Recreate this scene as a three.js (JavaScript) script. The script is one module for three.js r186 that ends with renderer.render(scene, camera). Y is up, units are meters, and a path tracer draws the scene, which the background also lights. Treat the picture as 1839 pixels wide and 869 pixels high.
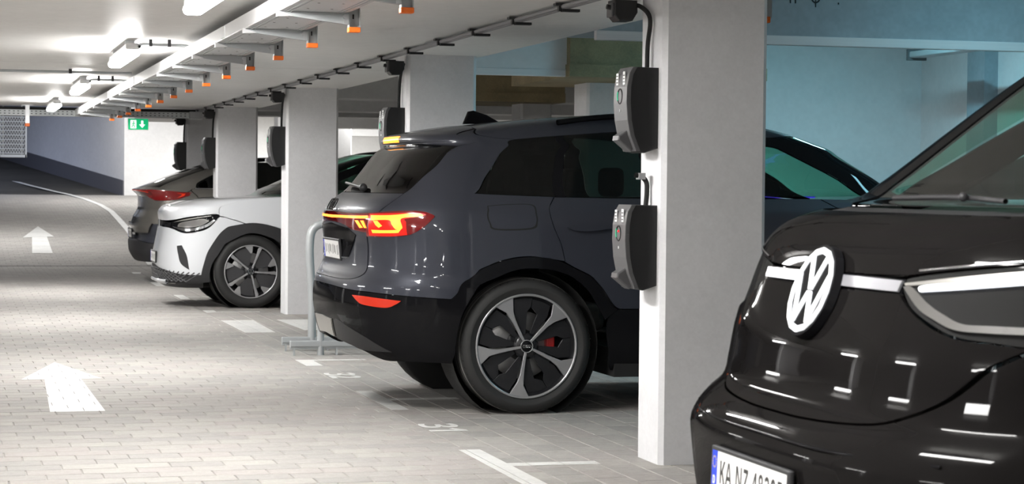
import * as THREE from 'three';
import { mergeGeometries } from 'three/addons/utils/BufferGeometryUtils.js';
import { RoundedBoxGeometry } from 'three/addons/geometries/RoundedBoxGeometry.js';
import { RectAreaLightUniformsLib } from 'three/addons/lights/RectAreaLightUniformsLib.js';
import { FontLoader } from 'three/addons/loaders/FontLoader.js';

// ------------------------------------------------------------------ camera, light level
const scene = new THREE.Scene();
scene.background = new THREE.Color(0x020202);                    // closed garage: no sky is seen
const camera = new THREE.PerspectiveCamera(2 * Math.atan(869 / 2 / 3800) * 180 / Math.PI, 1839 / 869, 0.1, 200);
camera.rotation.order = 'YXZ';
camera.rotation.set(-0.02707867, -0.25932935, 0.00949971);
camera.position.set(0, 1.28, 0);
camera.focus = 12.0;
camera.userData.fStop = 9;
scene.add(camera);
camera.updateMatrixWorld();
const renderer = new THREE.WebGLRenderer({ antialias: true });
renderer.toneMapping = THREE.LinearToneMapping;
renderer.toneMappingExposure = 0.92;
renderer.shadowMap.enabled = true;
RectAreaLightUniformsLib.init();
const LAMP_POWER = 92, TEAL_POWER = 140, RAMP_POWER = 520, HALL_POWER = 420;   // brightness of the tubes over the aisle, right of the pillars (added), over the ramp (one added for daylight), in the far hall

// ------------------------------------------------------------------ helpers
let seed = 7;
const rnd = () => { seed = (seed * 1664525 + 1013904223) >>> 0; return seed / 4294967296; };
const V3 = (x, y, z) => new THREE.Vector3(x, y, z);
const used = new Map();
function numbered(name) { const n = used.get(name) ?? 0; used.set(name, n + 1); return n ? name + '_' + String(n).padStart(3, '0') : name; }
function shade(o) { o.castShadow = true; o.receiveShadow = true; return o; }
function part(name, geo, mat, parent, label) {                    // a named mesh under its thing
  const list = Array.isArray(geo) ? geo.filter(Boolean) : [geo];
  const g = list.length > 1 ? mergeGeometries(list.map((q) => { const r = q.index ? q.toNonIndexed() : q.clone(); for (const k of Object.keys(r.attributes)) if (!['position', 'normal', 'uv'].includes(k)) r.deleteAttribute(k); return r; })) : list[0];
  const m = shade(new THREE.Mesh(g, mat)); m.name = parent === scene ? numbered(name) : name; parent.add(m);
  if (label) m.userData.label = label;
  return m;
}
function thing(name, label, category, [x, y, z] = [0, 0, 0], group) {
  const o = new THREE.Group(); o.name = numbered(name); o.position.set(x, y, z); scene.add(o);
  o.userData = { label, category }; if (group) o.userData.group = group;
  return o;
}
function struct(name, geo, mat, parent = scene) { const m = part(name, geo, mat, parent); if (parent === scene) m.userData.kind = 'structure'; return m; }
function structGroup(name) { const o = new THREE.Group(); o.name = name; o.userData = { kind: 'structure' }; scene.add(o); return o; }
function copyOf(o, pos, label) { const c = o.clone(); c.name = numbered(o.name.replace(/_\d{3}$/, '')); c.userData = { ...o.userData, label }; c.position.set(...pos); scene.add(c); return c; }
const box = (w, h, d, x = 0, y = 0, z = 0) => new THREE.BoxGeometry(w, h, d).translate(x, y, z);
const span = (x0, x1, y0, y1, z0, z1) => box(x1 - x0, y1 - y0, z1 - z0, (x0 + x1) / 2, (y0 + y1) / 2, (z0 + z1) / 2);
const rbox = (w, h, d, r, x = 0, y = 0, z = 0, s = 2) => new RoundedBoxGeometry(w, h, d, s, r).translate(x, y, z);
const tube = (pts, r, n = 24, k = 8) => new THREE.TubeGeometry(new THREE.CatmullRomCurve3(pts.map((p) => V3(...p)), false, 'centripetal'), n, r, k);
const rod = (a, b, r, k = 10) => { const A = V3(...a), B = V3(...b), L = A.distanceTo(B); return new THREE.CylinderGeometry(r, r, L, k).applyQuaternion(new THREE.Quaternion().setFromUnitVectors(V3(0, 1, 0), B.clone().sub(A).normalize())).translate(...A.add(B).multiplyScalar(0.5).toArray()); };
const flatShape = (pts) => new THREE.Shape(pts.map(([x, y]) => new THREE.Vector2(x, y)));
const extrude = (pts, depth, bevel = 0, seg = 1) => new THREE.ExtrudeGeometry(pts instanceof THREE.Shape ? pts : flatShape(pts), { depth, bevelEnabled: bevel > 0, bevelSize: bevel, bevelThickness: bevel, bevelSegments: seg, curveSegments: 8 });

// ------------------------------------------------------------------ textures and materials
function noiseTexture(n, f, srgb) {                              // layered value noise through f(fine, coarse, x, y) -> [r, g, b] 0..255
  const lattice = [4, 8, 16, 32, 64, 128].map((k) => ({ k, v: Array.from({ length: k * k }, rnd) }));
  const at = ({ k, v }, x, y) => {
    const X = x * k, Y = y * k, i = Math.floor(X), j = Math.floor(Y), a = X - i, b = Y - j, s = a * a * (3 - 2 * a), t = b * b * (3 - 2 * b);
    const q = (p, r) => v[(r % k) * k + (p % k)];
    return (q(i, j) * (1 - s) + q(i + 1, j) * s) * (1 - t) + (q(i, j + 1) * (1 - s) + q(i + 1, j + 1) * s) * t;
  };
  const d = new Uint8Array(n * n * 4);
  for (let y = 0; y < n; y++) for (let x = 0; x < n; x++) {
    const u = x / n, w = y / n, coarse = at(lattice[0], u, w) * 0.5 + at(lattice[1], u, w) * 0.3 + at(lattice[2], u, w) * 0.2, fine = at(lattice[3], u, w) * 0.3 + at(lattice[4], u, w) * 0.3 + at(lattice[5], u, w) * 0.4;
    const c = f(fine, coarse, u, w); d.set([c[0], c[1], c[2], 255], (y * n + x) * 4);
  }
  const t = new THREE.DataTexture(d, n, n); t.wrapS = t.wrapT = THREE.RepeatWrapping; t.magFilter = THREE.LinearFilter; t.needsUpdate = true;
  if (srgb) t.colorSpace = THREE.SRGBColorSpace;
  return t;
}
const tint = (lo, hi) => (f, c) => { const k = lo + (hi - lo) * (0.5 * f + 0.5 * c); return [k, k, k]; };
const paintTone = noiseTexture(512, tint(232, 255), true), concreteTone = noiseTexture(512, tint(205, 255), true), concreteBump = noiseTexture(512, (f, c) => { const k = 255 * (0.7 * f + 0.3 * c); return [k, k, k]; });
const stainTone = noiseTexture(256, (f, c) => { const k = 150 + 105 * (0.35 * f + 0.65 * c); return [k, k * 0.985, k * 0.95]; }, true);
const std = (color, roughness = 0.6, more = {}) => new THREE.MeshStandardMaterial({ color, roughness, ...more });
const phys = (color, roughness, more = {}) => new THREE.MeshPhysicalMaterial({ color, roughness, ...more });
const rgb = (r, g, b) => new THREE.Color().setRGB(r, g, b);
const withRepeat = (t, k) => { const c = t.clone(); c.repeat.set(k, k); c.needsUpdate = true; return c; };
const M = {
  whitePaint: std(rgb(0.84, 0.84, 0.86), 0.6, { map: paintTone, bumpMap: concreteBump, bumpScale: 0.0003 }),
  ceiling: std(rgb(0.86, 0.85, 0.83), 0.42, { map: withRepeat(paintTone, 0.35) }),
  wall: std(rgb(0.84, 0.84, 0.85), 0.6, { map: withRepeat(paintTone, 0.3) }),
  wallGrey: std(rgb(0.45, 0.45, 0.44), 0.7, { map: withRepeat(concreteTone, 0.3) }),
  bareConcrete: std(rgb(0.40, 0.33, 0.2), 0.8, { map: stainTone, bumpMap: concreteBump, bumpScale: 0.002 }),
  beamDimBlue: std(rgb(0.42, 0.49, 0.54), 0.65, { map: withRepeat(concreteTone, 0.4) }),  // dim blue light on the beam face, put into its colour
  bandPaint: std(rgb(0.11, 0.11, 0.125), 0.6),
  bedding: std(rgb(0.31, 0.295, 0.275), 0.9),
  asphalt: std(rgb(0.07, 0.068, 0.066), 0.85, { map: withRepeat(stainTone, 0.4) }),
  marking: std(rgb(0.82, 0.82, 0.8), 0.5, { map: withRepeat(concreteTone, 1) }),
  zinc: std(rgb(0.55, 0.56, 0.57), 0.38, { metalness: 0.55 }),
  zincBright: std(rgb(0.8, 0.8, 0.8), 0.3, { metalness: 0.5 }),
  hole: std(rgb(0.02, 0.02, 0.02), 0.9),
  orange: std(rgb(0.85, 0.16, 0.01), 0.5),
  blackPlastic: std(rgb(0.012, 0.012, 0.013), 0.5),
  blackRubber: std(rgb(0.01, 0.01, 0.01), 0.75),
  greyPlastic: std(rgb(0.095, 0.094, 0.098), 0.42),
  silverPlastic: std(rgb(0.4, 0.41, 0.42), 0.32, { metalness: 0.3 }),
  cable: std(rgb(0.2, 0.2, 0.21), 0.5),
  sticker: std(rgb(0.8, 0.8, 0.8), 0.5),
  galvanised: std(rgb(0.4, 0.42, 0.43), 0.45, { metalness: 0.35 }),
  lampHousing: std(rgb(0.6, 0.6, 0.6), 0.5),
};

// ------------------------------------------------------------------ the setting
const metric = (g, k = 1) => {                                    // uv in metres from position and normal
  const p = g.attributes.position, n = g.attributes.normal, uv = new Float32Array(p.count * 2);
  for (let i = 0; i < p.count; i++) {
    const a = Math.abs(n.getX(i)), b = Math.abs(n.getY(i)), c = Math.abs(n.getZ(i));
    uv[2 * i] = (a > b && a > c ? p.getZ(i) : p.getX(i)) * k; uv[2 * i + 1] = (b >= a && b >= c ? p.getZ(i) : p.getY(i)) * k;
  }
  g.setAttribute('uv', new THREE.BufferAttribute(uv, 2)); return g;
};
const CEIL = 2.2, LINE = 2.4;                                     // underside of the aisle ceiling; where the bays begin
// ceiling of the aisle in cast bays with open joints
const ceiling = structGroup('ceiling');
for (const [z0, z1] of [[1.4, 7], [-4.2, 1.38], [-9.7, -4.22], [-16.98, -9.72], [-22.85, -17.0], [-26.9, -22.875]]) struct('ceiling_slab', metric(span(-9, 3.7, CEIL, CEIL + 0.85, z0, z1)), M.ceiling, ceiling);
struct('ceiling_slab', metric(span(2.75, 3.7, CEIL, CEIL + 0.85, -33.2, -26.92)), M.ceiling, ceiling);
struct('ceiling_hall', [metric(span(3.7, 13.2, 2.95, 3.2, -33.2, 7)), metric(span(6.1, 13.2, 2.95, 3.2, -50.2, -33.2))], M.ceiling);
struct('wall_hall_top', metric(span(6.0, 6.1, 2.95, 4.4, -50, -33.2)), M.wall).name = 'wall_upper';
struct('wall_step', metric(span(3.7, 6.1, 3.2, 4.4, -33.3, -33.2)), M.wall).name = 'wall_step';
struct('ceiling_ramp', metric(span(-9, 6.1, 4.2, 4.4, -75, -26.9)), M.ceiling);
const beams = structGroup('ceiling_beams');
for (const [z0, z1, x0, x1] of [[-12.7, -12.05, 3.7, 13.2], [-17.1, -16.22, 3.7, 4.74], [-23.3, -22.7, 3.7, 13.2], [-27.35, -26.8, 3.7, 13.2], [-29.7, -29.2, 3.7, 13.2], [-35.5, -35.0, 6.1, 13.2], [-41.2, -40.7, 6.1, 13.2]]) struct('beam', metric(span(x0, x1, CEIL, 2.96, z0, z1)), z1 > -13 ? M.beamDimBlue : M.wall, beams);
for (const [z, x0, x1] of [[-12.05, 3.7, 13], [-16.22, 3.7, 4.74]]) struct('lit_underside_strip', rbox(x1 - x0, 0.058, 0.05, 0.006, (x0 + x1) / 2, 2.173, z - 0.015), M.whitePaint, beams);  // added pale strips standing in for the bright lit underside of the beams
// walls
struct('wall_left', metric(span(-9.3, -9, 0, 4.4, -75, 7)), M.wall);
struct('wall_front', metric(span(-9, 8.5, 0, 3.2, 7, 7.3)), M.wall);
struct('wall_right', metric(span(8.2, 8.5, 0, 3.2, -17.3, 7)), M.wall);
struct('wall_pilaster', metric(span(8.08, 8.2, 0, 2.95, -15.9, -15.6)), M.beamDimBlue);
struct('wall_partition', metric(span(6.0, 8.2, 0, 3.0, -17.3, -17)), M.wall);
struct('wall_hall', metric(span(8.0, 13.2, 0, 3.0, -33.3, -33)), M.wallGrey);
struct('wall_side', metric(span(13.0, 13.3, 0, 3.2, -50.2, -17.3)), M.wallGrey);
struct('wall_end', metric(span(8.5, 13.2, 0, 3.2, -17.6, -17.3)), M.wallGrey);
struct('wall_back', metric(span(3.9, 13.2, 0, 4.4, -50.3, -50)), M.wall);
{ // the ramp's outer wall runs off to the left behind, with a dark painted band along its foot
  const a = V3(3.9, 0, -50), dir = V3(-2.99, 0, -9).normalize(), L = 24, side = V3(0, 1, 0).cross(dir);   // side points away from the ramp
  const slab = (h0, h1, k0, k1, t0, t1) => {                      // heights at both ends, kept level or sloping
    const g = new THREE.BoxGeometry(1, 1, 1), p = g.attributes.position;
    for (let i = 0; i < p.count; i++) {
      const e = p.getX(i) > 0 ? 1 : 0, up = p.getY(i) > 0, s = p.getZ(i) > 0 ? t1 : t0, y = e ? (up ? k1 : k0) : (up ? h1 : h0);
      const q = a.clone().addScaledVector(dir, e * L).addScaledVector(side, s); p.setXYZ(i, q.x, y, q.z);
    }
    g.computeVertexNormals(); return g;
  };
  const s = Math.sign(side.x) >= 0 ? 1 : -1;
  struct('wall_ramp', metric(slab(0, 4.4, 0, 4.4, s > 0 ? 0 : -0.3, s > 0 ? 0.3 : 0)), M.wall);
  const rise = 0.112 * L;
  struct('trim_1', slab(0.9, 1.29, 0.9 + rise, 1.31 + rise, s > 0 ? -0.03 : 0, s > 0 ? 0 : 0.03), M.bandPaint);
}
// pillars with chamfered edges
function pillar(x0, z0, w, d, h = CEIL, mat = M.whitePaint, c = 0.022) {
  const p = [[c, 0], [w - c, 0], [w, c], [w, d - c], [w - c, d], [c, d], [0, d - c], [0, c]];
  const g = extrude(p, h).rotateX(-Math.PI / 2).translate(x0, 0, z0);
  return struct('pillar', metric(g), mat);
}
const PILLARS = [-9.17, -14.79, -20.39, -26.0, -29.35];
for (const z of PILLARS) pillar(3.14, z, 0.51, 0.33);
for (const z of [-3.55, 2.1]) pillar(3.14, z, 0.51, 0.33);
for (const z of [2.1, -3.55, -9.17, -14.79, -20.39, -26]) pillar(-4.4, z, 0.51, 0.33);
// bare concrete heads on white columns of the hall
function cappedColumn(x, z, w, ch, x0, x1, lip, top, zl) {
  pillar(x, z, w, 0.4, ch);
  const g = structGroup(numbered('column_head'));
  struct('drop_beam', metric(span(x0, x1, ch + lip, top, z - 0.2, zl - 0.02)), M.bareConcrete, g);
  struct('drop_plate', metric(span(x0 - 0.01, x1, ch, ch + lip, z - 0.9, zl)), M.bareConcrete, g);
}
cappedColumn(5.15, -17.0, 0.55, 2.14, 4.74, 6.4, 0.1, 2.95, -16.1);
cappedColumn(6.04, -22.45, 0.36, 2.17, 5.42, 6.42, 0.1, 2.7, -22.0);
for (const [x, z] of [[6.6, -38], [6.95, -44], [8.6, -26.2], [5.2, -44]]) pillar(x, z, 0.45, 0.4, 2.96);
// block paving: 24 x 16 cm pavers, lengthwise across the aisle, turned in the bays
const GAP = 0.005, floor = structGroup('floor');
struct('bedding', [metric(span(-9, 13.2, -0.25, -0.0045, -32.3, 7)), metric(span(5.6, 13.2, -0.25, -0.0045, -50.2, -32.3))], M.bedding, floor);
function paverGeometry(w, d) {
  const c = 0.003, h = 0.03, a = w / 2 - GAP / 2, b = d / 2 - GAP / 2, P = [], I = [];
  for (const [x, z, y] of [[a, b, -h], [a, b, -c], [a - c, b - c, 0]]) P.push([-x, y, -z], [x, y, -z], [x, y, z], [-x, y, z]);
  for (let r = 0; r < 2; r++) for (let k = 0; k < 4; k++) { const p = r * 4 + k, q = r * 4 + (k + 1) % 4; I.push(p, p + 4, q, q, p + 4, q + 4); }
  I.push(8, 11, 9, 9, 11, 10);
  const g = new THREE.BufferGeometry(); g.setAttribute('position', new THREE.Float32BufferAttribute(P.flat(), 3)); g.setAttribute('uv', new THREE.Float32BufferAttribute(P.flatMap(([x, , z]) => [x, z]), 2)); g.setIndex(I);
  const f = g.toNonIndexed(); f.computeVertexNormals(); return f;
}
const PAVER = [[0.24, 0.16], [0.16, 0.24], [0.08, 0.16], [0.16, 0.16]], paverGeo = PAVER.map(([w, d]) => paverGeometry(w, d));
const paverMats = [[0.405, 0.386, 0.362], [0.38, 0.362, 0.342], [0.42, 0.402, 0.375], [0.40, 0.372, 0.352], [0.36, 0.347, 0.328]].map((c) => std(rgb(...c), 0.8, { map: withRepeat(concreteTone, 2), bumpMap: concreteBump, bumpScale: 0.0006 }));
const pavers = [];
for (let k = 0, z = -8.1; z > -32.28; z -= 0.16, k++) for (let i = 0; i < 20; i++) {
  const x = LINE - 0.12 - i * 0.24 - [0, 0.08, 0.16][k % 3] - 0.0;
  pavers.push([0, x, z - 0.08, (k * 7 + i * 3 + Math.floor(rnd() * 5)) % 5]);
}
for (let k = 0, z = -8.1; z > -32.28; z -= 0.16, k++) if (k % 3) pavers.push([1 + (k % 3), LINE - [0, 0.04, 0.08][k % 3], z - 0.08, k % 5]);   // cut pieces along the bay line
for (let i = 0; i < 17; i++) for (let k = 0; k < 102; k++) pavers.push([1, LINE + 0.08 + i * 0.16, -8.1 - 0.12 - k * 0.24 + (i % 2) * 0.12, Math.floor(rnd() * 5)]);
const inFrame = ([, x, z]) => { const q = V3(x, 0, z).project(camera); return Math.abs(q.x) < 1.03 && Math.abs(q.y) < 1.03; };
const hiddenByCar = ([, x, z]) => x > 3.5 || (x > 3.05 && z < -10.9) || (z < -11.2 && x > 2.75);
const ranked = pavers.map((p, i) => ({ p, i, s: (inFrame(p) && !hiddenByCar(p) ? 0 : 1000) - p[2] })).sort((a, b) => a.s - b.s);
ranked.slice(0, 300).forEach(({ p: [o, x, z, m] }) => {
  const q = part('paver', paverGeo[o], paverMats[m], floor); q.position.set(x, (rnd() - 0.5) * 0.0016, z); q.rotation.set((rnd() - 0.5) * 0.004, 0, (rnd() - 0.5) * 0.004); q.name = numbered('paver');
});
function paverField(list, parent) {                               // the rest of the paving, one part per tone
  for (let m = 0; m < 5; m++) {
    const gs = list.filter((r) => r[3] === m).map(([o, x, z]) => paverGeo[o].clone().translate(x, 0, z));
    if (gs.length) part('pavers', gs, paverMats[m], parent).userData.kind = 'stuff';
  }
}
paverField(ranked.slice(300).map((r) => r.p), floor);
struct('paving_strip', [metric(span(-9, LINE - 4.95, -0.03, -0.001, -32.3, 7)), metric(span(LINE + 17 * 0.16, 13.2, -0.03, -0.001, -32.3, 7)), metric(span(LINE - 4.95, LINE + 17 * 0.16, -0.03, -0.001, -8.0, 7))], paverMats[0], floor);
// ramp: paved slope, then dark asphalt climbing away to the left
const ramp = structGroup('ramp'), SLOPE = 0.95 / 17.7;
ramp.position.set(0, 0, -32.3); ramp.rotation.x = Math.atan(SLOPE);
struct('bedding', span(-9, 5.6, -0.25, -0.0045, -17.75, 0), M.bedding, ramp);
{
  const list = [];
  for (let k = 0; k < 110; k++) for (let i = 0; i < 24; i++) { const x = 5.4 - i * 0.24 - [0, 0.08, 0.16][k % 3]; if (x > -0.3) list.push([0, x, -0.09 - k * 0.16, Math.floor(rnd() * 5)]); }
  paverField(list, ramp);
  struct('drain_channel', span(-0.4, 5.6, -0.02, 0.004, -0.012, 0.06), M.hole, ramp);
}
{
  const a = V3(3.9, 0, -50), dir = V3(-2.99, 0, -9).normalize(), P = [], I = [], N = 16;
  for (let i = 0; i <= N; i++) {
    const t = i / N * 22, f = a.clone().addScaledVector(dir, t);  // along the wall foot
    const y = 0.93 + 0.112 * t, k = Math.min(1, t / 6);
    P.push(f.x + 0.05, y, f.z, f.x - 2.6 - 8 * k, 0.95 + 0.07 * Math.max(0, t - 1), -50 + (f.z + 50) * 0.75);
    if (i < N) I.push(2 * i, 2 * i + 2, 2 * i + 1, 2 * i + 1, 2 * i + 2, 2 * i + 3);
  }
  P.push(-9, 0.93, -50, 3.95, 0.93, -49.9); I.push(0, 1, P.length / 3 - 1, 1, P.length / 3 - 2, P.length / 3 - 1);
  const g = new THREE.BufferGeometry(); g.setAttribute('position', new THREE.Float32BufferAttribute(P, 3)); g.setIndex(I); g.computeVertexNormals();
  if (g.attributes.normal.getY(0) < 0) { for (let i = 0; i < I.length; i += 3) [I[i], I[i + 1]] = [I[i + 1], I[i]]; g.setIndex(I); g.computeVertexNormals(); }
  struct('asphalt', metric(g), M.asphalt, ramp).applyMatrix4(new THREE.Matrix4().makeRotationX(-Math.atan(SLOPE)).multiply(new THREE.Matrix4().makeTranslation(0, 0, 32.3)));
}
// painted markings: thin paint on the top of each paver it covers
function paint(name, label, outline, mat = M.marking, group, category = 'road marking') {
  const poly = outline.map(([x, y]) => ({ x, y })), tri = [];
  const xs = outline.map((p) => p[0]), zs = outline.map((p) => p[1]), cx = (Math.min(...xs) + Math.max(...xs)) / 2, cz = (Math.min(...zs) + Math.max(...zs)) / 2;
  const gs = [];
  for (const [o, x, z] of pavers) {
    const [w, d] = PAVER[o], a = w / 2 - 0.0022, b = d / 2 - 0.0022;
    if (x + a < Math.min(...xs) || x - a > Math.max(...xs) || z + b < Math.min(...zs) || z - b > Math.max(...zs)) continue;
    const p = clipToCell(poly, x - a, x + a, z - b, z + b); if (!p) continue;
    const v = p.filter((q, k) => { const r = p[(k + 1) % p.length]; return Math.abs(q.x - r.x) + Math.abs(q.y - r.y) > 1e-6; }); if (v.length < 3) continue;
    gs.push(new THREE.ExtrudeGeometry(new THREE.Shape(v.map((q) => new THREE.Vector2(q.x - cx, -(q.y - cz)))), { depth: 0.0012, bevelEnabled: false }).rotateX(-Math.PI / 2));
  }
  const m = part(name, gs, mat, scene); m.position.set(cx, 0.001, cz); m.userData = { label, category }; if (group) m.userData.group = group; return m;
}
// ---- car body surfaces: plan curves stacked by height; u runs round the car (0 = middle of the end that faces the aisle, 1 = side, 2 = other end's corner), v counts the rows ----
function track(ys) {                                             // monotone cubic through rows
  const n = ys.length, m = new Array(n).fill(0), d = ys.map((y, i) => (i < n - 1 ? ys[i + 1] - y : 0));
  for (let i = 1; i < n - 1; i++) m[i] = d[i - 1] * d[i] <= 0 ? 0 : 2 * d[i - 1] * d[i] / (d[i - 1] + d[i]);
  m[0] = d[0]; m[n - 1] = d[n - 2];
  return (t) => {
    const i = Math.min(n - 2, Math.max(0, Math.floor(t))), f = t - i, a = f * f, b = a * f;
    return (2 * b - 3 * a + 1) * ys[i] + (b - 2 * a + f) * m[i] + (3 * a - 2 * b) * ys[i + 1] + (b - a) * m[i + 1];
  };
}
function makeHull({ rows, bumps = [], bow = 0.03, xm = 0, half = 2.3 }) {
  const [Y, X0, X1, W, L0, N0, L1, N1, CR] = [0, 1, 2, 3, 4, 5, 6, 7, 8].map((k) => track(rows.map((r) => r[k])));
  const hull = (u, v) => {
    const s = u < 0 ? -1 : 1, a = Math.min(3, Math.abs(u)), x0 = X0(v), x1 = X1(v), l0 = L0(v), l1 = L1(v);
    let x, h, e = 0, g = 1;
    if (a <= 1 || a >= 2) {
      const n = a <= 1 ? N0(v) : N1(v), p = (a <= 1 ? a : 3 - a) * Math.PI / 2, c = Math.cos(p), q = Math.sin(p);
      const r = Math.pow(Math.pow(Math.max(c, 0), n) + Math.pow(Math.max(q, 0), n), -1 / n);
      h = r * q; g = 1 - r * c; e = a <= 1 ? 1 - g : 0;
      x = a <= 1 ? x0 + l0 * g : x1 - l1 * g;
    } else { h = 1; x = x0 + l0 + (a - 1) * (x1 - l1 - x0 - l0); }
    let y = Y(v) - CR(v) * h * h, z = W(v) * h * (1 - bow * ((x - xm) / half) ** 2);
    for (const b of bumps) {
      const k = b.d * Math.exp(-(((y - b.y) / b.sy) ** 2));
      if (b.side) z += k * Math.exp(-(((x - b.x) / b.sx) ** 2)) * h ** 6;
      else x -= k * Math.exp(-(((Math.abs(z) - (b.z ?? 0)) / b.sz) ** 2)) * e;
    }
    return new THREE.Vector3(x, y, s * z);
  };
  hull.top = rows.length - 1;
  hull.vOf = (y) => { let lo = 0, hi = hull.top; for (let i = 0; i < 40; i++) { const m = (lo + hi) / 2; if (Y(m) < y) lo = m; else hi = m; } return lo; };
  return hull;
}
function hullNormal(hull, u, v) {
  const e = 1e-3, a = hull(u + e, Math.min(v, hull.top - e)).sub(hull(u - e, Math.min(v, hull.top - e))), b = hull(u, Math.min(hull.top, v + e)).sub(hull(u, Math.max(0, v - e)));
  return a.cross(b).normalize();
}
function roundOutline(pts, per = 6) {                             // [u, v] smooth, [u, v, 1] a sharp corner
  const n = pts.length, start = pts.findIndex((p) => p[2]);
  const V = (p) => new THREE.Vector2(p[0], p[1]);
  if (start < 0) return new THREE.SplineCurve([...pts, pts[0]].map(V)).getPoints(n * per).slice(0, -1);
  const seq = [...pts.slice(start), ...pts.slice(0, start), pts[start]], out = [];
  let run = [seq[0]];
  for (let i = 1; i < seq.length; i++) {
    run.push(seq[i]);
    if (seq[i][2]) {
      const c = run.length === 2 ? run.map(V) : new THREE.SplineCurve(run.map(V)).getPoints((run.length - 1) * per);
      out.push(...c.slice(0, -1)); run = [seq[i]];
    }
  }
  return out;
}
function clipToCell(poly, x0, x1, y0, y1) {
  let p = poly;
  for (const [ax, s, lim] of [['x', 1, x0], ['x', -1, x1], ['y', 1, y0], ['y', -1, y1]]) {
    const out = [], o = ax === 'x' ? 'y' : 'x';
    for (let i = 0; i < p.length; i++) {
      const a = p[i], b = p[(i + 1) % p.length], ia = s * (a[ax] - lim) >= 0, ib = s * (b[ax] - lim) >= 0;
      if (ia) out.push(a);
      if (ia !== ib) { const t = (lim - a[ax]) / (b[ax] - a[ax]), q = { [ax]: lim, [o]: a[o] + t * (b[o] - a[o]) }; out.push(q); }
    }
    p = out;
    if (p.length < 3) return null;
  }
  return p;
}
function patch(hull, pts, { off = 0, depth = 0.012, step = 0.03, per = 6, origin = [0, 0, 0], holes = [] } = {}) {
  let poly = roundOutline(pts, per).map((p) => ({ x: p.x, y: p.y }));
  let area = 0; poly.forEach((p, i) => { const q = poly[(i + 1) % poly.length]; area += p.x * q.y - q.x * p.y; });
  if (area < 0) poly.reverse();
  const xs = poly.map((p) => p.x), ys = poly.map((p) => p.y), u0 = Math.min(...xs), u1 = Math.max(...xs), v0 = Math.min(...ys), v1 = Math.max(...ys);
  let lu = 0, lv = 0;
  for (const f of [0.15, 0.5, 0.85]) {
    const u = u0 + (u1 - u0) * f, v = v0 + (v1 - v0) * f;
    let d = 0, k = 0;
    for (let i = 0; i < 12; i++) { d += hull(u0 + (u1 - u0) * i / 12, v).distanceTo(hull(u0 + (u1 - u0) * (i + 1) / 12, v)); k += hull(u, v0 + (v1 - v0) * i / 12).distanceTo(hull(u, v0 + (v1 - v0) * (i + 1) / 12)); }
    lu = Math.max(lu, d); lv = Math.max(lv, k);
  }
  const nu = Math.max(1, Math.ceil(lu / step)), nv = Math.max(1, Math.ceil(lv / step));
  const pos = [], nor = [], idx = [], uvs = [], seen = new Map();
  const vert = (x, y) => {
    const key = Math.round(x * 1e5) + '_' + Math.round(y * 1e5);
    if (!seen.has(key)) {
      const N = hullNormal(hull, x, y), P = hull(x, y).addScaledVector(N, off);
      seen.set(key, pos.length / 3); pos.push(P.x - origin[0], P.y - origin[1], P.z - origin[2]); nor.push(N.x, N.y, N.z); uvs.push(x, y);
    }
    return seen.get(key);
  };
  for (let i = 0; i < nu; i++) for (let j = 0; j < nv; j++) {
    const a = u0 + (u1 - u0) * i / nu, b = u0 + (u1 - u0) * (i + 1) / nu, c = v0 + (v1 - v0) * j / nv, d = v0 + (v1 - v0) * (j + 1) / nv;
    const p = clipToCell(poly, a, b, c, d);
    if (!p) continue;
    let A = 0; p.forEach((q, k) => { const r = p[(k + 1) % p.length]; A += q.x * r.y - r.x * q.y; });
    A /= 2;
    if (A < (b - a) * (d - c) * 1e-4) continue;
    if (A > (b - a) * (d - c) * 0.99999) { const [e, f, g, h] = [vert(a, c), vert(b, c), vert(b, d), vert(a, d)]; idx.push(e, f, g, e, g, h); continue; }
    const flat = p.filter((q, k) => { const r = p[(k + 1) % p.length]; return Math.abs(q.x - r.x) + Math.abs(q.y - r.y) > 1e-7; });
    if (flat.length < 3) continue;
    const V2 = flat.map((q) => new THREE.Vector2(q.x / (b - a), q.y / (d - c)));
    for (const t of THREE.ShapeUtils.triangulateShape(V2, [])) {
      const [m, n, o] = t.map((k) => vert(flat[k].x, flat[k].y));
      if (m !== n && n !== o && o !== m) idx.push(m, n, o);
    }
  }
  if (depth > 0) {                                               // the panel's edge, turned inwards
    const m = poly.length, base = pos.length / 3;
    poly.forEach((p, k) => {
      const q = poly[(k + 1) % m], mid = [p, q].map((r) => { const N = hullNormal(hull, r.x, r.y), P = hull(r.x, r.y); return [P.clone().addScaledVector(N, off), P.clone().addScaledVector(N, off - depth)]; });
      const [[A, B], [C, D]] = mid, N = C.clone().sub(A).cross(hullNormal(hull, p.x, p.y)).normalize(), at = pos.length / 3;
      for (const w of [A, B, C, D]) { pos.push(w.x - origin[0], w.y - origin[1], w.z - origin[2]); nor.push(N.x, N.y, N.z); uvs.push(0, 0); }
      idx.push(at, at + 1, at + 2, at + 2, at + 1, at + 3);
    });
  }
  const g = new THREE.BufferGeometry();
  g.setAttribute('position', new THREE.Float32BufferAttribute(pos, 3)); g.setAttribute('normal', new THREE.Float32BufferAttribute(nor, 3)); g.setAttribute('uv', new THREE.Float32BufferAttribute(uvs, 2)); g.setIndex(idx);
  return g;
}
const mirrorOutline = (pts) => pts.map(([u, v, s]) => [-u, v, s]);
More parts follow.
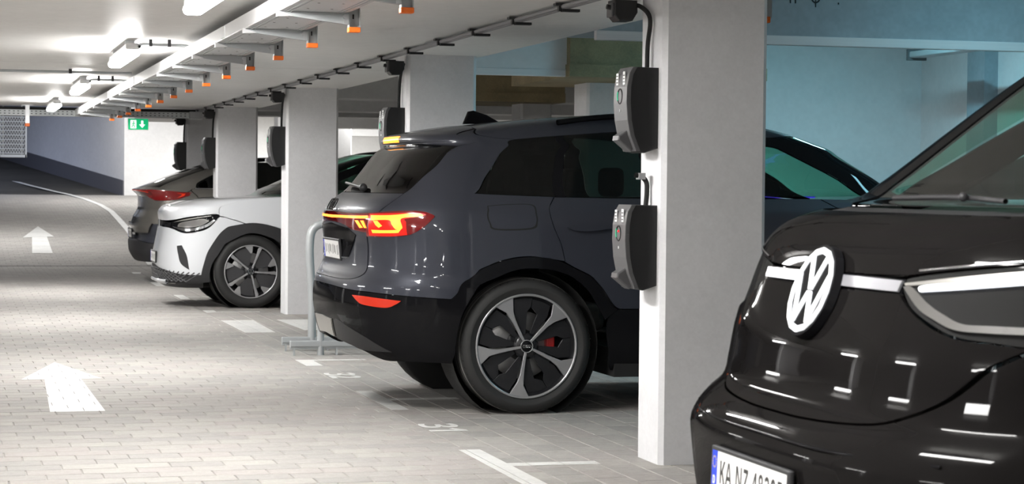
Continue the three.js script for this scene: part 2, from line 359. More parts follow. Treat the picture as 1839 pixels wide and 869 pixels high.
// an outline given for u >= 0 that starts and ends at u = 0, closed on the other side
const wholeOutline = (pts) => [...pts, ...mirrorOutline(pts).reverse().filter((p) => Math.abs(p[0]) > 1e-6)];
const AUDI = { zc: -12.3, rows: [
// y, x0, x1, w, L0, n0, L1, n1, crown
[.19,2.44,6.7,.86,.5,3,.5,3,0],
[.27,2.27,6.8,.93,.6,3,.6,3,0],
[.36,2.16,6.9,.96,.7,3,.7,3,0],
[.48,2.12,6.95,.975,.7,3,.7,3,0],
[.60,2.105,6.95,.985,.7,3,.7,3,0],
[.70,2.115,6.95,.985,.7,3,.7,3,0],
[.76,2.14,6.95,.98,.7,3,.7,3,0],
[.83,2.17,6.9,.975,.65,3,.7,3,0],
[.93,2.175,6.8,.97,.65,3,.7,3,0],
[1.04,2.165,6.4,.965,.65,3,.7,3,0],
[1.12,2.175,6.0,.955,.65,3,.6,3,0],
[1.18,2.22,5.75,.93,.6,3,.5,3,0],
[1.24,2.305,5.53,.90,.5,3,.4,3,0],
[1.35,2.395,5.36,.845,.45,3,.35,3,0],
[1.46,2.475,5.18,.79,.45,3,.35,3,0],
[1.505,2.53,5.12,.77,.45,3,.35,3,0],
[1.53,2.515,5.05,.755,.45,3,.35,3,0],
[1.555,2.525,4.98,.74,.45,3,.35,3,0],
[1.60,2.73,4.85,.70,.45,3,.35,3,0],
[1.64,3.02,4.66,.65,.4,3,.3,3,0],
[1.675,3.38,4.4,.58,.3,3,.3,3,0],
[1.692,3.62,4.2,.48,.25,3,.3,3,0],
[1.695,3.8,4.0,.1,.1,3,.1,3,0]], xm: 4.4, half: 2.4, bow: .03, bumps: [] };
const BUZZ = { zc: -5.0, rows: [
[.15,2.24,6.4,.84,.5,3.2,.5,3,0],
[.25,2.07,6.6,.93,.6,3.2,.5,3,0],
[.40,1.99,6.65,.97,.6,3.2,.5,3,0],
[.55,1.97,6.66,.98,.6,3.2,.5,3,0],
[.62,1.965,6.66,.985,.6,3.2,.5,3,0],
[.67,1.985,6.66,.985,.6,3.2,.5,3,0],
[.71,2.02,6.66,.985,.6,3.2,.5,3,0],
[.75,2.065,6.66,.985,.6,3.2,.5,3,0],
[.80,2.08,6.66,.985,.6,3.2,.5,3,0],
[.90,2.10,6.66,.985,.6,3.2,.5,3,0],
[1.0,2.135,6.66,.98,.6,3.2,.5,3,0],
[1.08,2.165,6.66,.975,.6,3.2,.5,3,0],
[1.13,2.19,6.65,.97,.6,3.2,.5,3,0],
[1.18,2.245,6.64,.955,.58,3.2,.5,3,0],
[1.215,2.335,6.63,.93,.55,3.2,.5,3,0],
[1.235,2.45,6.62,.91,.42,3.2,.5,3,0],
[1.25,2.55,6.62,.90,.2,4,.5,3,0],
[1.30,2.63,6.6,.89,.2,4,.4,3,0],
[1.45,2.83,6.55,.86,.2,4,.4,3,0],
[1.60,3.03,6.5,.82,.2,4,.4,3,0],
[1.75,3.26,6.42,.77,.2,4,.4,3,0],
[1.86,3.56,6.3,.71,.2,4,.4,3,0],
[1.92,4.0,6.1,.6,.35,3.2,.4,3,0],
[1.94,4.6,5.6,.2,.3,3.2,.3,3,0]], xm: 4.4, half: 2.4, bow: .03, bumps: [] };
const IDF = { zc: -22.33, rows: [
[.20,2.14,6.3,.84,.5,3,.5,3,0],
[.27,2.065,6.5,.90,.6,3,.5,3,0],
[.40,2.05,6.55,.92,.6,3,.5,3,0],
[.55,2.06,6.58,.925,.6,3,.5,3,0],
[.70,2.09,6.58,.925,.6,3,.5,3,0],
[.85,2.115,6.57,.925,.6,3,.5,3,0],
[.95,2.11,6.55,.92,.6,3,.5,3,0],
[1.02,2.15,6.5,.91,.6,3,.5,3,0],
[1.06,2.26,6.48,.90,.6,3,.5,3,0],
[1.095,2.4,6.46,.89,.6,3,.5,3,0],
[1.125,2.75,6.44,.88,.5,3,.4,3,0],
[1.135,3.05,6.42,.87,.4,3,.4,3,0],
[1.2,3.18,6.38,.85,.35,3,.4,3,0],
[1.3,3.40,6.3,.82,.35,3,.4,3,0],
[1.4,3.64,6.2,.78,.35,3,.4,3,0],
[1.5,3.88,6.08,.73,.35,3,.4,3,0],
[1.58,4.15,5.9,.66,.35,3,.4,3,0],
[1.62,4.4,5.6,.55,.35,3,.4,3,0],
[1.635,4.8,5.2,.15,.1,3,.1,3,0]], xm: 4.3, half: 2.3, bow: .03, bumps: [] };
const CUP = { zc: -27.42, rows: [
[.20,2.42,6.5,.84,.5,3,.5,3,0],
[.29,2.29,6.6,.90,.5,3,.5,3,0],
[.42,2.225,6.7,.92,.5,3,.5,3,0],
[.52,2.22,6.75,.93,.5,3,.5,3,0],
[.6,2.27,6.75,.93,.5,3,.5,3,0],
[.72,2.24,6.75,.93,.5,3,.5,3,0],
[.82,2.265,6.75,.93,.5,3,.5,3,0],
[.95,2.33,6.6,.925,.5,3,.5,3,0],
[1.08,2.33,6.2,.91,.5,3,.5,3,0],
[1.17,2.26,5.8,.88,.5,3,.5,3,0],
[1.2,2.32,5.6,.87,.5,3,.4,3,0],
[1.28,2.52,5.4,.84,.4,3,.4,3,0],
[1.36,2.72,5.2,.79,.4,3,.4,3,0],
[1.44,2.95,5.05,.74,.4,3,.4,3,0],
[1.52,3.2,4.85,.68,.4,3,.4,3,0],
[1.58,3.55,4.6,.58,.3,3,.3,3,0],
[1.6,3.9,4.3,.2,.1,3,.1,3,0]], xm: 4.4, half: 2.3, bow: .03, bumps: [] };

// ------------------------------------------------------------------ cars
const C = {
  slate: phys(rgb(0.037, 0.04, 0.052), 0.42, { metalness: 0.3, specularIntensity: 0.3, clearcoat: 0.55, clearcoatRoughness: 0.02 }),
  black: phys(rgb(0.006, 0.0055, 0.0055), 0.5, { specularIntensity: 0, clearcoat: 0.2, clearcoatRoughness: 0.02 }),
  white: phys(rgb(0.72, 0.74, 0.77), 0.4, { clearcoat: 1, clearcoatRoughness: 0.02 }),
  bronze: phys(rgb(0.15, 0.142, 0.128), 0.38, { metalness: 0.5, clearcoat: 1, clearcoatRoughness: 0.02 }),
  gloss: phys(rgb(0.006, 0.006, 0.007), 0.5, { specularIntensity: 0, clearcoat: 0.28, clearcoatRoughness: 0.03 }),
  trim: std(rgb(0.018, 0.018, 0.02), 0.55),
  dark: std(rgb(0.008, 0.008, 0.008), 0.9),
  tyre: std(rgb(0.016, 0.016, 0.016), 0.72, { bumpMap: concreteBump, bumpScale: 0.0004 }),
  dustyTread: std(rgb(0.17, 0.165, 0.155), 0.9, { bumpMap: concreteBump, bumpScale: 0.0006 }),
  machined: std(rgb(0.42, 0.42, 0.43), 0.3, { metalness: 0.7 }),
  rimDark: std(rgb(0.014, 0.014, 0.016), 0.28, { metalness: 0.2 }),
  disc: std(rgb(0.4, 0.4, 0.4), 0.35, { metalness: 0.8 }),
  caliper: std(rgb(0.4, 0.012, 0.012), 0.4),
  chrome: std(rgb(0.75, 0.76, 0.78), 0.12, { metalness: 1 }),
  satin: std(rgb(0.35, 0.34, 0.32), 0.3, { metalness: 0.6 }),
  privacy: phys(rgb(0.035, 0.038, 0.036), 0.03, { transmission: 1, thickness: 0, ior: 1.5 }),
  greenGlass: phys(rgb(0.42, 0.72, 0.6), 0.02, { transmission: 1, thickness: 0, ior: 1.5 }),
  rearGlass: phys(rgb(0.06, 0.06, 0.06), 0.03, { transmission: 1, thickness: 0, ior: 1.5 }),
  lensClear: phys(rgb(0.8, 0.8, 0.82), 0.03, { transmission: 1, thickness: 0, ior: 1.45 }),
  lensRed: phys(rgb(0.16, 0.002, 0.003), 0.08, { clearcoat: 1, clearcoatRoughness: 0.02 }),
  reflector: std(rgb(0.3, 0.012, 0.004), 0.25, { emissive: rgb(1, 0.05, 0.008), emissiveIntensity: 0.4 }),
  tailGlow: std(rgb(0.6, 0.1, 0.02), 0.3, { emissive: rgb(1, 0.19, 0.015), emissiveIntensity: 4.4 }),
  tailHalo: std(rgb(0.5, 0.01, 0.005), 0.2, { emissive: rgb(1, 0.012, 0.004), emissiveIntensity: 0.42 }),
  amberGlow: std(rgb(0.8, 0.3, 0.02), 0.3, { emissive: rgb(1, 0.3, 0.012), emissiveIntensity: 2.4 }),
  whiteGlow: std(rgb(0.9, 0.9, 0.95), 0.3, { emissive: rgb(0.9, 0.94, 1), emissiveIntensity: 1.6 }),
  barGlow: std(rgb(0.42, 0.42, 0.45), 0.25, { metalness: 0.6, emissive: rgb(0.9, 0.94, 1), emissiveIntensity: 0.03 }),
  seat: std(rgb(0.03, 0.028, 0.027), 0.8),
  interior: std(rgb(0.02, 0.02, 0.02), 0.8),
};
const turnProfile = (pts, seg = 64) => new THREE.LatheGeometry(pts.map(([r, z]) => new THREE.Vector2(r, z)), seg).rotateX(Math.PI / 2);   // r, z: outer face towards +z
const polar = (r, deg) => [r * Math.cos(deg * Math.PI / 180), r * Math.sin(deg * Math.PI / 180)];
function stroke(a, b, w, d) { const dx = b[0] - a[0], dy = b[1] - a[1], L = Math.hypot(dx, dy); return new THREE.BoxGeometry(L + w * 0.3, w, d).rotateZ(Math.atan2(dy, dx)).translate((a[0] + b[0]) / 2, (a[1] + b[1]) / 2, d / 2); }
function lettersBadge(R, d) {                                      // V over W inside a ring, facing +z
  const k = R * 0.86, w = R * 0.155, s = (a, b) => stroke(a.map((q) => q * k), b.map((q) => q * k), w, d);
  const ring = extrude((() => { const h = new THREE.Shape(); h.absarc(0, 0, R, 0, 2 * Math.PI); const i = new THREE.Path(); i.absarc(0, 0, R * 0.86, 0, 2 * Math.PI, true); h.holes.push(i); return h; })(), d);
  return [ring, s([-0.46, 0.9], [-0.06, 0.1]), s([0.46, 0.9], [0.06, 0.1]), s([-0.1, 0.1], [0.1, 0.1]), s([-0.92, 0.38], [-0.42, -0.82]), s([0.92, 0.38], [0.42, -0.82]), s([-0.42, -0.82], [-0.08, -0.12]), s([0.42, -0.82], [0.08, -0.12]), s([-0.1, -0.12], [0.1, -0.12])];
}
function ringsBadge(r, t, gap) { return [-1.5, -0.5, 0.5, 1.5].map((k) => new THREE.TorusGeometry(r, t, 6, 28).translate(k * gap, 0, t)); }
function makeWheel(car, at, { R, rim, wide, kind, far, base }) {
  const w = new THREE.Group(); w.name = 'wheel'; w.position.set(...at); if (far) w.rotation.y = Math.PI; car.add(w);
  const h = wide / 2, tp = [[rim - 0.01, -h + 0.02], [rim + 0.012, -h + 0.004], [R - 0.045, -h], [R - 0.012, -h + 0.022], [R - 0.001, -h + 0.05]];
  for (const g of [-0.05, 0, 0.05]) tp.push([R, g - 0.008], [R - 0.008, g - 0.005], [R - 0.008, g + 0.005], [R, g + 0.008]);
  tp.push([R - 0.001, h - 0.05], [R - 0.012, h - 0.022], [R - 0.03, h - 0.006], [R - 0.05, h], [rim + 0.03, h - 0.004], [rim + 0.01, h - 0.012], [rim - 0.002, h - 0.02]);
  part('tyre', turnProfile(tp, 96), C.tyre, w);
  part('tread', turnProfile([[R - 0.006, -h + 0.04], [R + 0.0006, -h + 0.052], [R + 0.0006, -0.06], [R - 0.002, -0.058], [R - 0.002, -0.042], [R + 0.0006, -0.04], [R + 0.0006, -0.01], [R - 0.002, -0.008], [R - 0.002, 0.008], [R + 0.0006, 0.01], [R + 0.0006, 0.04], [R - 0.002, 0.042], [R - 0.002, 0.058], [R + 0.0006, 0.06], [R + 0.0006, h - 0.052], [R - 0.006, h - 0.04]], 96), C.dustyTread, w);
  const lugs = []; for (let i = 0; i < 60; i++) lugs.push(box(0.03, 0.004, 0.0022, 0, 0, 0).rotateY(Math.PI / 2).translate(0, R - 0.0075, h - 0.03).rotateZ(i * Math.PI / 30));
  part('tread_cut', lugs, C.dark, w);
  part('rim_barrel', turnProfile([[rim - 0.004, h - 0.016], [rim - 0.03, h - 0.04], [rim - 0.045, -h + 0.03]], 64), C.rimDark, w);
  part('rim_lip', turnProfile([[rim - 0.013, h - 0.022], [rim - 0.012, h - 0.012], [rim - 0.001, h - 0.01], [rim + 0.001, h - 0.018]], 96), C.machined, w);
  part('brake_disc', turnProfile([[0.09, h - 0.125], [0.19, h - 0.125], [0.19, h - 0.15], [0.09, h - 0.15]], 48), C.disc, w);
  part('wheel_back', turnProfile([[0, -h + 0.05], [rim - 0.03, -h + 0.05]], 32), C.dark, w);
  part('hub', turnProfile([[0.0, h - 0.02], [0.05, h - 0.022], [0.075, h - 0.04], [0.09, h - 0.13]], 40), C.rimDark, w);
  const zf = h - 0.028;
  for (let k = 0; k < 5; k++) {
    const a = base + k * 72, P = (r, d) => polar(r, a + d);
    if (kind === 'rings') {
      part('spoke', extrude([P(0.03, -9), P(0.16, -3.6), P(0.21, -6), P(rim - 0.008, -11.5), P(rim - 0.004, 0), P(rim - 0.008, 11), P(0.22, 3.4), P(0.15, 2.6), P(0.03, 9)], 0.014, 0.002).translate(0, 0, zf - 0.004), C.machined, w);
      part('spoke_web', extrude([P(0.03, 20), P(0.1, 9), P(0.2, 6), P(rim - 0.012, 13), P(rim - 0.008, 36), P(0.22, 35), P(0.19, 23), P(0.08, 24)], 0.012, 0.002).translate(0, 0, zf - 0.026), C.rimDark, w);
      part('spoke_web', extrude([P(0.03, 52), P(0.08, 46), P(0.19, 43), P(0.22, 37), P(rim - 0.008, 36), P(rim - 0.012, 58), P(0.2, 64), P(0.1, 62)], 0.012, 0.002).translate(0, 0, zf - 0.022), C.rimDark, w);
    } else {
      part('spoke', extrude([P(0.035, -14), P(0.14, -3), P(rim - 0.006, -3.2), P(rim - 0.004, 1.5), P(rim - 0.03, 4.5), P(0.14, 2.2), P(0.035, 12)], 0.012, 0.002).translate(0, 0, zf - 0.004), C.machined, w);
      part('spoke_tip', extrude([P(rim - 0.006, 18), P(rim - 0.004, 36), P(0.185, 22), P(0.2, 18)], 0.012, 0.002).translate(0, 0, zf - 0.006), C.machined, w);
      part('spoke_web', extrude([P(0.05, 40), P(0.1, 26), P(0.2, 19), P(rim - 0.01, 35), P(rim - 0.008, 66), P(0.18, 66), P(0.06, 60)], 0.012, 0.002).translate(0, 0, zf - 0.022), C.rimGrey ?? (C.rimGrey = std(rgb(0.05, 0.05, 0.053), 0.4, { metalness: 0.3 })), w);
    }
    part('wheel_bolt', new THREE.CylinderGeometry(0.011, 0.011, 0.02, 8).rotateX(Math.PI / 2).translate(...polar(0.062, a + 36), h - 0.04), C.rimDark, w);
  }
  part('hub_cap', turnProfile([[0, h - 0.008], [0.028, h - 0.01], [0.036, h - 0.016], [0.037, h - 0.03]], 32), C.gloss, w);
  if (kind === 'rings') { part('cap_ring', new THREE.TorusGeometry(0.034, 0.0028, 6, 40).translate(0, 0, h - 0.012), C.machined, w); part('cap_emblem', ringsBadge(0.0075, 0.0012, 0.0105).map((g) => g.translate(0, 0, h - 0.009)), C.chrome, w); }
  else part('cap_emblem', lettersBadge(0.03, 0.002).map((g) => g.translate(0, 0, h - 0.01)), C.chrome, w);
  if (kind === 'rings') part('brake_caliper', rbox(0.05, 0.1, 0.05, 0.008, 0.155, 0.012, h - 0.1), C.caliper, w);
  return w;
}
function wheelHouse(car, x, zc, s, r, y) { part('wheel_house', turnProfile([[0, s > 0 ? -0.34 : 0.34], [r, s > 0 ? -0.34 : 0.34], [r, s > 0 ? -0.02 : 0.02]], 40).translate(x, y, zc), C.dark, car); }
// an EU number plate: blue band, text drawn flat; faces +z before it is turned
function plateTexture(text, blur) {
  const c = document.createElement('canvas'); c.width = 520; c.height = 110; const g = c.getContext('2d');
  g.fillStyle = '#f4f4f2'; g.fillRect(0, 0, 520, 110); g.fillStyle = '#1a3fd0'; g.fillRect(0, 0, 44, 110);
  g.fillStyle = '#e8c53a'; for (let i = 0; i < 12; i++) { g.beginPath(); g.arc(22 + 14 * Math.cos(i * Math.PI / 6), 34 + 14 * Math.sin(i * Math.PI / 6), 2.4, 0, 7); g.fill(); }
  g.fillStyle = '#fff'; g.font = 'bold 30px sans-serif'; g.fillText('D', 11, 92);
  g.strokeStyle = '#222'; g.lineWidth = 4; g.strokeRect(2, 2, 516, 106);
  g.fillStyle = '#1c1c1c'; g.font = 'bold 84px sans-serif';
  if (text) { let x = 58; for (const ch of text) { g.save(); g.translate(x, 86); g.scale(0.82, 1); g.fillText(ch, 0, 0); x += g.measureText(ch).width * 0.82 + 3; g.restore(); } }
  else for (let i = 0; i < 15; i++) { const x = 66 + i * 29; if (i % 5 !== 2) { g.fillRect(x, 24 + (i * 13) % 9, 9 + (i * 7) % 9, 58 - (i * 11) % 14); } }
  const t = new THREE.CanvasTexture(c); t.colorSpace = THREE.SRGBColorSpace; return t;
}
function numberPlate(car, text, at, turn, lean) {
  const p = new THREE.Group(); p.name = 'number_plate'; p.position.set(...at); p.rotation.order = 'YXZ'; p.rotation.y = turn; p.rotation.x = lean; car.add(p);
  part('plate_holder', rbox(0.536, 0.126, 0.016, 0.006, 0, 0, -0.004), C.trim, p);
  part('plate_face', new THREE.PlaneGeometry(0.52, 0.11).translate(0, 0, 0.0046), std(0xffffff, 0.4, { map: plateTexture(text) }), p);
}
function carBuilder(name, label, spec, group) {
  const hull = makeHull(spec), car = thing(name, label, 'car', [spec.xm, 0, spec.zc], group), origin = [spec.xm, 0, 0];
  const skin = (n, pts, mat, more = {}, parent = car, lbl) => part(n, patch(hull, pts, { origin, ...more }), mat, parent, lbl);
  const both = (n, pts, mat, more) => { skin(n, pts, mat, more); skin(n, mirrorOutline(pts), mat, more); };
  const whole = (n, pts, mat, more, parent, lbl) => skin(n, wholeOutline(pts), mat, more, parent, lbl);
  const onSkin = (u, v, off) => hull(u, v).addScaledVector(hullNormal(hull, u, v), off).sub(V3(...origin));
  const ribbon = (n, uv, r, mat, off = 0, parent = car, k = 40) => part(n, new THREE.TubeGeometry(new THREE.CatmullRomCurve3(uv.map(([u, v]) => onSkin(u, v, off))), k, r, 8), mat, parent);
  return { hull, car, skin, both, whole, onSkin, ribbon };
}
function seats(car, list, mat = C.seat) {
  for (const [x, z, h] of list) {
    const s = new THREE.Group(); s.name = 'seat'; s.position.set(x, 0.42, z); car.add(s);
    part('seat_cushion', rbox(0.5, 0.16, 0.5, 0.05, 0, 0.1, 0), mat, s);
    part('seat_backrest', rbox(0.15, h, 0.48, 0.06).rotateZ(list.back ?? 0.25).translate(0.25, 0.12 + h / 2, 0), mat, s);
    part('headrest', rbox(0.1, 0.17, 0.26, 0.04).translate(0.25 - Math.sign(list.back ?? 1) * -0.1, 0.26 + h, 0), mat, s);
  }
}

// the slate grey estate car with lit tail lamps, backed out towards the aisle
{
  const { hull, car, skin, both, whole, onSkin, ribbon } = carBuilder('parked_car', 'slate grey SUV with lit red tail lamps standing between the two nearest white pillars', AUDI, 'cars parked nose or tail to the aisle');
  const X = (x) => x - AUDI.xm;
  both('quarter_panel', [[0, 4.95, 1], [0.181, 4.94], [0.407, 4.78], [0.475, 4.75], [0.617, 4.62], [0.79, 4.48], [0.872, 4.44, 1], [0.898, 4.81], [0.916, 5.75], [0.995, 6.7], [1.037, 7.32], [1.085, 7.56], [1.146, 7.3, 1],
    [1.144, 8.16], [1.154, 9.37], [1.161, 10.5], [1.191, 11.6, 1], [1.017, 11.81], [1.006, 11.95], [1.016, 12.34], [1.03, 13.45], [1.033, 15.47], [1.061, 16.27, 1], [0.637, 17.81, 1], [0.82, 15.36, 1], [0.702, 14.66], [0.67, 13.43], [0.611, 12.63], [0.561, 11.82, 1],
    [0.541, 11.07], [0.495, 9.98, 1], [0.614, 10.15], [0.701, 10.13], [0.763, 9.83], [0.762, 9.58], [0.715, 8.99], [0.637, 8.57], [0.497, 8.46], [0.429, 8.46, 1], [0.433, 7.13], [0.434, 6.42], [0.416, 6.03], [0.366, 5.68], [0.286, 5.57], [0.113, 5.58], [0, 5.58, 1]], C.slate);
  whole('tailgate', [[0, 5.64, 1], [0.113, 5.64], [0.286, 5.63], [0.363, 5.74], [0.41, 6.06], [0.428, 6.45], [0.426, 7.13], [0.42, 8.46, 1], [0.424, 8.64, 1], [0.319, 8.79], [0.242, 9.01], [0.106, 9.17], [0, 9.18, 1]], C.slate);
  whole('tailgate_upper', [[0, 9.95, 1], [0.331, 9.88], [0.452, 9.96], [0.489, 10.0, 1], [0.537, 11.07], [0.556, 11.79, 1], [0.257, 11.79], [0, 11.8, 1]], C.slate);
  whole('rear_window', [[0, 11.86, 1], [0.257, 11.84], [0.559, 11.83, 1], [0.611, 12.66], [0.668, 13.43], [0.7, 14.62, 1], [0.539, 14.8], [0.3, 14.98], [0, 15.02, 1]], C.rearGlass, { depth: 0.004 });
  whole('roof_spoiler', [[0, 15.05, 1], [0.36, 15.08], [0.539, 14.86], [0.7, 14.68, 1], [0.82, 15.36, 1], [0.63, 17.82, 1], [0.407, 18.29], [0, 18.42, 1]], C.slate, { off: 0.004, depth: 0.03 });
  whole('high_brake_lamp', [[0, 15.72, 1], [0.188, 15.7, 1], [0.195, 16.9, 1], [0, 16.95, 1]], C.amberGlow, { off: 0.007, depth: 0.006 }, car, 'amber lit lamp in the edge of the roof spoiler');
  whole('tail_lamp', [[0, 9.2, 1], [0.106, 9.18], [0.242, 9.03], [0.319, 8.8], [0.424, 8.66, 1], [0.425, 8.47, 1], [0.497, 8.46], [0.637, 8.57], [0.715, 8.99], [0.76, 9.58], [0.76, 9.83], [0.701, 10.11], [0.614, 10.13], [0.452, 9.94], [0.331, 9.86], [0, 9.93, 1]], C.lensRed, { off: 0.004, depth: 0.02 }, car, 'red tail lamp band across the whole rear, lit');
  const lamp = car.children[car.children.length - 1];
  whole('lit_bar', [[0, 9.44, 1], [0.166, 9.47], [0.339, 9.48], [0.438, 9.49, 1], [0.435, 9.7, 1], [0.335, 9.67], [0.198, 9.66], [0, 9.64, 1]], C.tailGlow, { off: 0.0065, depth: 0.002 }, lamp);
  for (const s of [1, -1]) {
    const q = (l) => (s > 0 ? l : mirrorOutline(l)), o = { off: 0.0065, depth: 0.002 };
    skin('red_glow', q([[0.444, 9.84, 1], [0.558, 9.92], [0.66, 9.98], [0.705, 9.95], [0.72, 9.8], [0.63, 9.52], [0.635, 9.3], [0.638, 8.6, 1], [0.561, 8.52], [0.442, 8.52, 1]]), C.tailHalo, { off: 0.0055, depth: 0.001 }, lamp);
    skin('lit_hook', q([[0.452, 9.74, 1], [0.56, 9.78], [0.646, 9.92], [0.695, 9.91], [0.711, 9.76], [0.677, 9.67], [0.624, 9.6], [0.608, 9.43], [0.618, 8.94], [0.588, 8.86], [0.567, 9.14], [0.55, 9.42], [0.459, 9.37, 1]]), C.tailGlow, o, lamp);
    skin('lit_strip', q([[0.46, 8.82, 1], [0.527, 8.81], [0.587, 8.84], [0.613, 8.89, 1], [0.601, 8.74], [0.586, 8.68], [0.465, 8.65, 1]]), C.tailGlow, o, lamp);
    for (const m of [[[0.345, 9.35], [0.37, 9.35], [0.407, 8.91], [0.385, 8.89]], [[0.388, 9.34], [0.41, 9.35], [0.431, 8.9], [0.417, 8.9]], [[0.47, 9.35], [0.494, 9.36], [0.52, 9.05], [0.502, 8.93], [0.485, 9.08]]]) skin('lit_segment', q(m.map((p) => [...p, 1])), C.tailGlow, o, lamp);
  }
  whole('plate_recess', [[0, 7.3, 1], [0.272, 7.33, 1], [0.346, 8.51, 1], [0.277, 8.85, 1], [0, 9.1, 1]], C.gloss, { off: 0.004, depth: 0.003 });
  numberPlate(car, null, [X(2.166), 0.895, 0.01], -Math.PI / 2, 0.1);
  whole('boot_handle', [[0, 7.22, 1], [0.25, 7.22, 1], [0.262, 7.3, 1], [0, 7.3, 1]], C.chrome, { off: 0.006, depth: 0.004 });
  part('rings_emblem', ringsBadge(0.036, 0.0035, 0.052).map((g) => g.rotateX(-0.5).rotateY(-Math.PI / 2).translate(X(2.172), 1.155, 0)), C.gloss, car);
  { // wiper on the rear window
    const a = onSkin(0.2, 12.0, 0.02), b = onSkin(-0.25, 12.25, 0.03);
    part('rear_wiper', [rod(a.toArray(), b.toArray(), 0.009), new THREE.SphereGeometry(0.025, 12, 8).translate(...a.toArray())], C.trim, car);
  }
  whole('bumper_lower', [[0, 2.35, 1], [0.165, 2.27], [0.324, 2.04], [0.4, 1.79], [0.473, 1.27], [0.577, 1.27], [0.727, 1.25], [0.814, 1.2, 1], [0.865, 2.28], [0.9, 3.2], [0.886, 3.9], [0.872, 4.4, 1], [0.79, 4.44], [0.617, 4.58], [0.475, 4.71], [0.407, 4.74], [0.181, 4.9], [0, 4.91, 1]], C.gloss);
  both('arch_trim', [[0.876, 4.42, 1], [0.9, 4.81], [0.918, 5.75], [0.997, 6.68], [1.038, 7.28], [1.085, 7.51], [1.136, 7.3], [1.177, 6.33], [1.221, 4.31], [1.236, 3.86, 1], [1.214, 3.4, 1], [1.183, 4.97], [1.137, 6.47], [1.093, 6.82], [1.053, 6.61], [1.014, 5.86], [0.979, 4.7], [0.919, 3.53], [0.868, 2.3, 1]], C.gloss, { off: 0.006 });
  both('reflector', [[0.396, 4.5, 1], [0.478, 4.47], [0.642, 4.31, 1], [0.62, 4.13], [0.575, 3.95], [0.467, 4.05], [0.43, 4.22]], C.reflector, { off: 0.006, depth: 0.006 });  // plain reflector, no lamp: its red shine is put in as emission
  both('diffuser_mesh', [[0.21, 3.12, 1], [0.264, 3.17], [0.437, 2.6], [0.556, 1.86, 1], [0.4, 1.86], [0.327, 2.08], [0.2, 2.25, 1]], C.trim, { off: 0.003, depth: 0.004 });
  whole('skid_plate', [[0, 3.22, 1], [0.179, 3.16, 1], [0.165, 2.33, 1], [0, 2.42, 1]], C.satin, { off: 0.006, depth: 0.006 });
  both('rear_door', [[1.1475, 7.25, 1], [1.18, 6.37], [1.225, 4.31], [1.24, 3.9, 1], [1.47, 3.9, 1], [1.475, 11.45, 1], [1.193, 11.56, 1], [1.1625, 10.5], [1.1555, 9.37], [1.1455, 8.16]], C.slate);
  both('front_door', [[1.475, 3.9, 1], [1.86, 3.9, 1], [1.865, 11.6, 1], [1.48, 11.45, 1]], C.slate);
  both('front_wing', [[1.865, 6.4, 1], [2.3, 6.4, 1], [3, 6.4, 1], [3, 11.2, 1], [2.25, 11.2, 1], [1.87, 11.6, 1]], C.slate, { step: 0.08 });
  both('front_bumper', [[2.12, 0.6, 1], [3, 0.6, 1], [3, 6.35, 1], [2.1, 6.35, 1]], C.gloss, { step: 0.08 });
  both('sill', [[1.215, 0.6, 1], [1.78, 0.6, 1], [1.82, 3.85, 1], [1.238, 3.85, 1], [1.217, 3.2]], C.gloss);
  both('quarter_window', [[1.01, 11.97], [1.019, 12.34], [1.033, 13.45], [1.035, 15.47], [1.063, 16.2, 1], [1.16, 16.88], [1.205, 17.05, 1], [1.196, 11.63, 1], [1.02, 11.83]], C.privacy, { depth: 0.004 });
  both('rear_window_pillar', [[1.196, 11.6, 1], [1.205, 17.05, 1], [1.235, 17.2, 1], [1.222, 11.58, 1]], C.gloss);
  both('rear_door_window', [[1.223, 11.58, 1], [1.236, 17.2, 1], [1.43, 17.75], [1.465, 17.78, 1], [1.45, 11.47, 1]], C.privacy, { depth: 0.004 });
  both('centre_pillar', [[1.45, 11.46, 1], [1.465, 17.78, 1], [1.53, 17.76, 1], [1.51, 11.47, 1]], C.gloss);
  both('front_door_window', [[1.512, 11.5, 1], [1.532, 17.74, 1], [1.7, 17.4], [1.8, 17.0], [1.921, 15.5, 1], [1.935, 14.7], [1.96, 13.67], [1.992, 12.05], [1.99, 11.93, 1], [1.832, 11.8], [1.74, 11.72]], C.greenGlass, { depth: 0.004 });
  both('front_pillar', [[1.8, 17.05, 1], [1.925, 15.5], [1.94, 14.7], [1.965, 13.67], [1.997, 12.05], [1.995, 11.85, 1], [2.45, 11.5, 1], [2.42, 12.6], [2.36, 13.8], [2.33, 15.65], [2.3, 16.95], [2.3, 17.3, 1], [1.9, 17.3]], C.gloss);
  both('windscreen', [[2.452, 11.45, 1], [3, 11.45, 1], [3, 17.6, 1], [2.302, 17.4, 1], [2.332, 15.65], [2.362, 13.8], [2.422, 12.6]], C.greenGlass, { depth: 0.004, step: 0.06 });
  both('cowl', [[1.87, 11.25, 1], [3, 11.22, 1], [3, 11.42, 1], [2.26, 11.42, 1], [1.99, 11.8, 1]], C.trim, { step: 0.06 });
  whole('roof', [[0, 18.46, 1], [0.407, 18.33], [0.64, 17.85, 1], [1.065, 16.32, 1], [1.165, 16.95], [1.289, 17.43], [1.428, 17.79], [1.6, 17.65], [1.75, 17.25], [1.8, 17.1, 1], [1.9, 17.33], [2.05, 17.35, 1], [2.4, 17.6], [3, 17.65, 1], [3, 21.9, 1], [0, 21.9, 1]], C.slate, { step: 0.06 });
  both('door_handle', [[1.177, 9.0], [1.204, 9.13], [1.262, 9.03], [1.225, 8.84], [1.19, 8.84]], C.slate, { off: 0.028, depth: 0.03 });
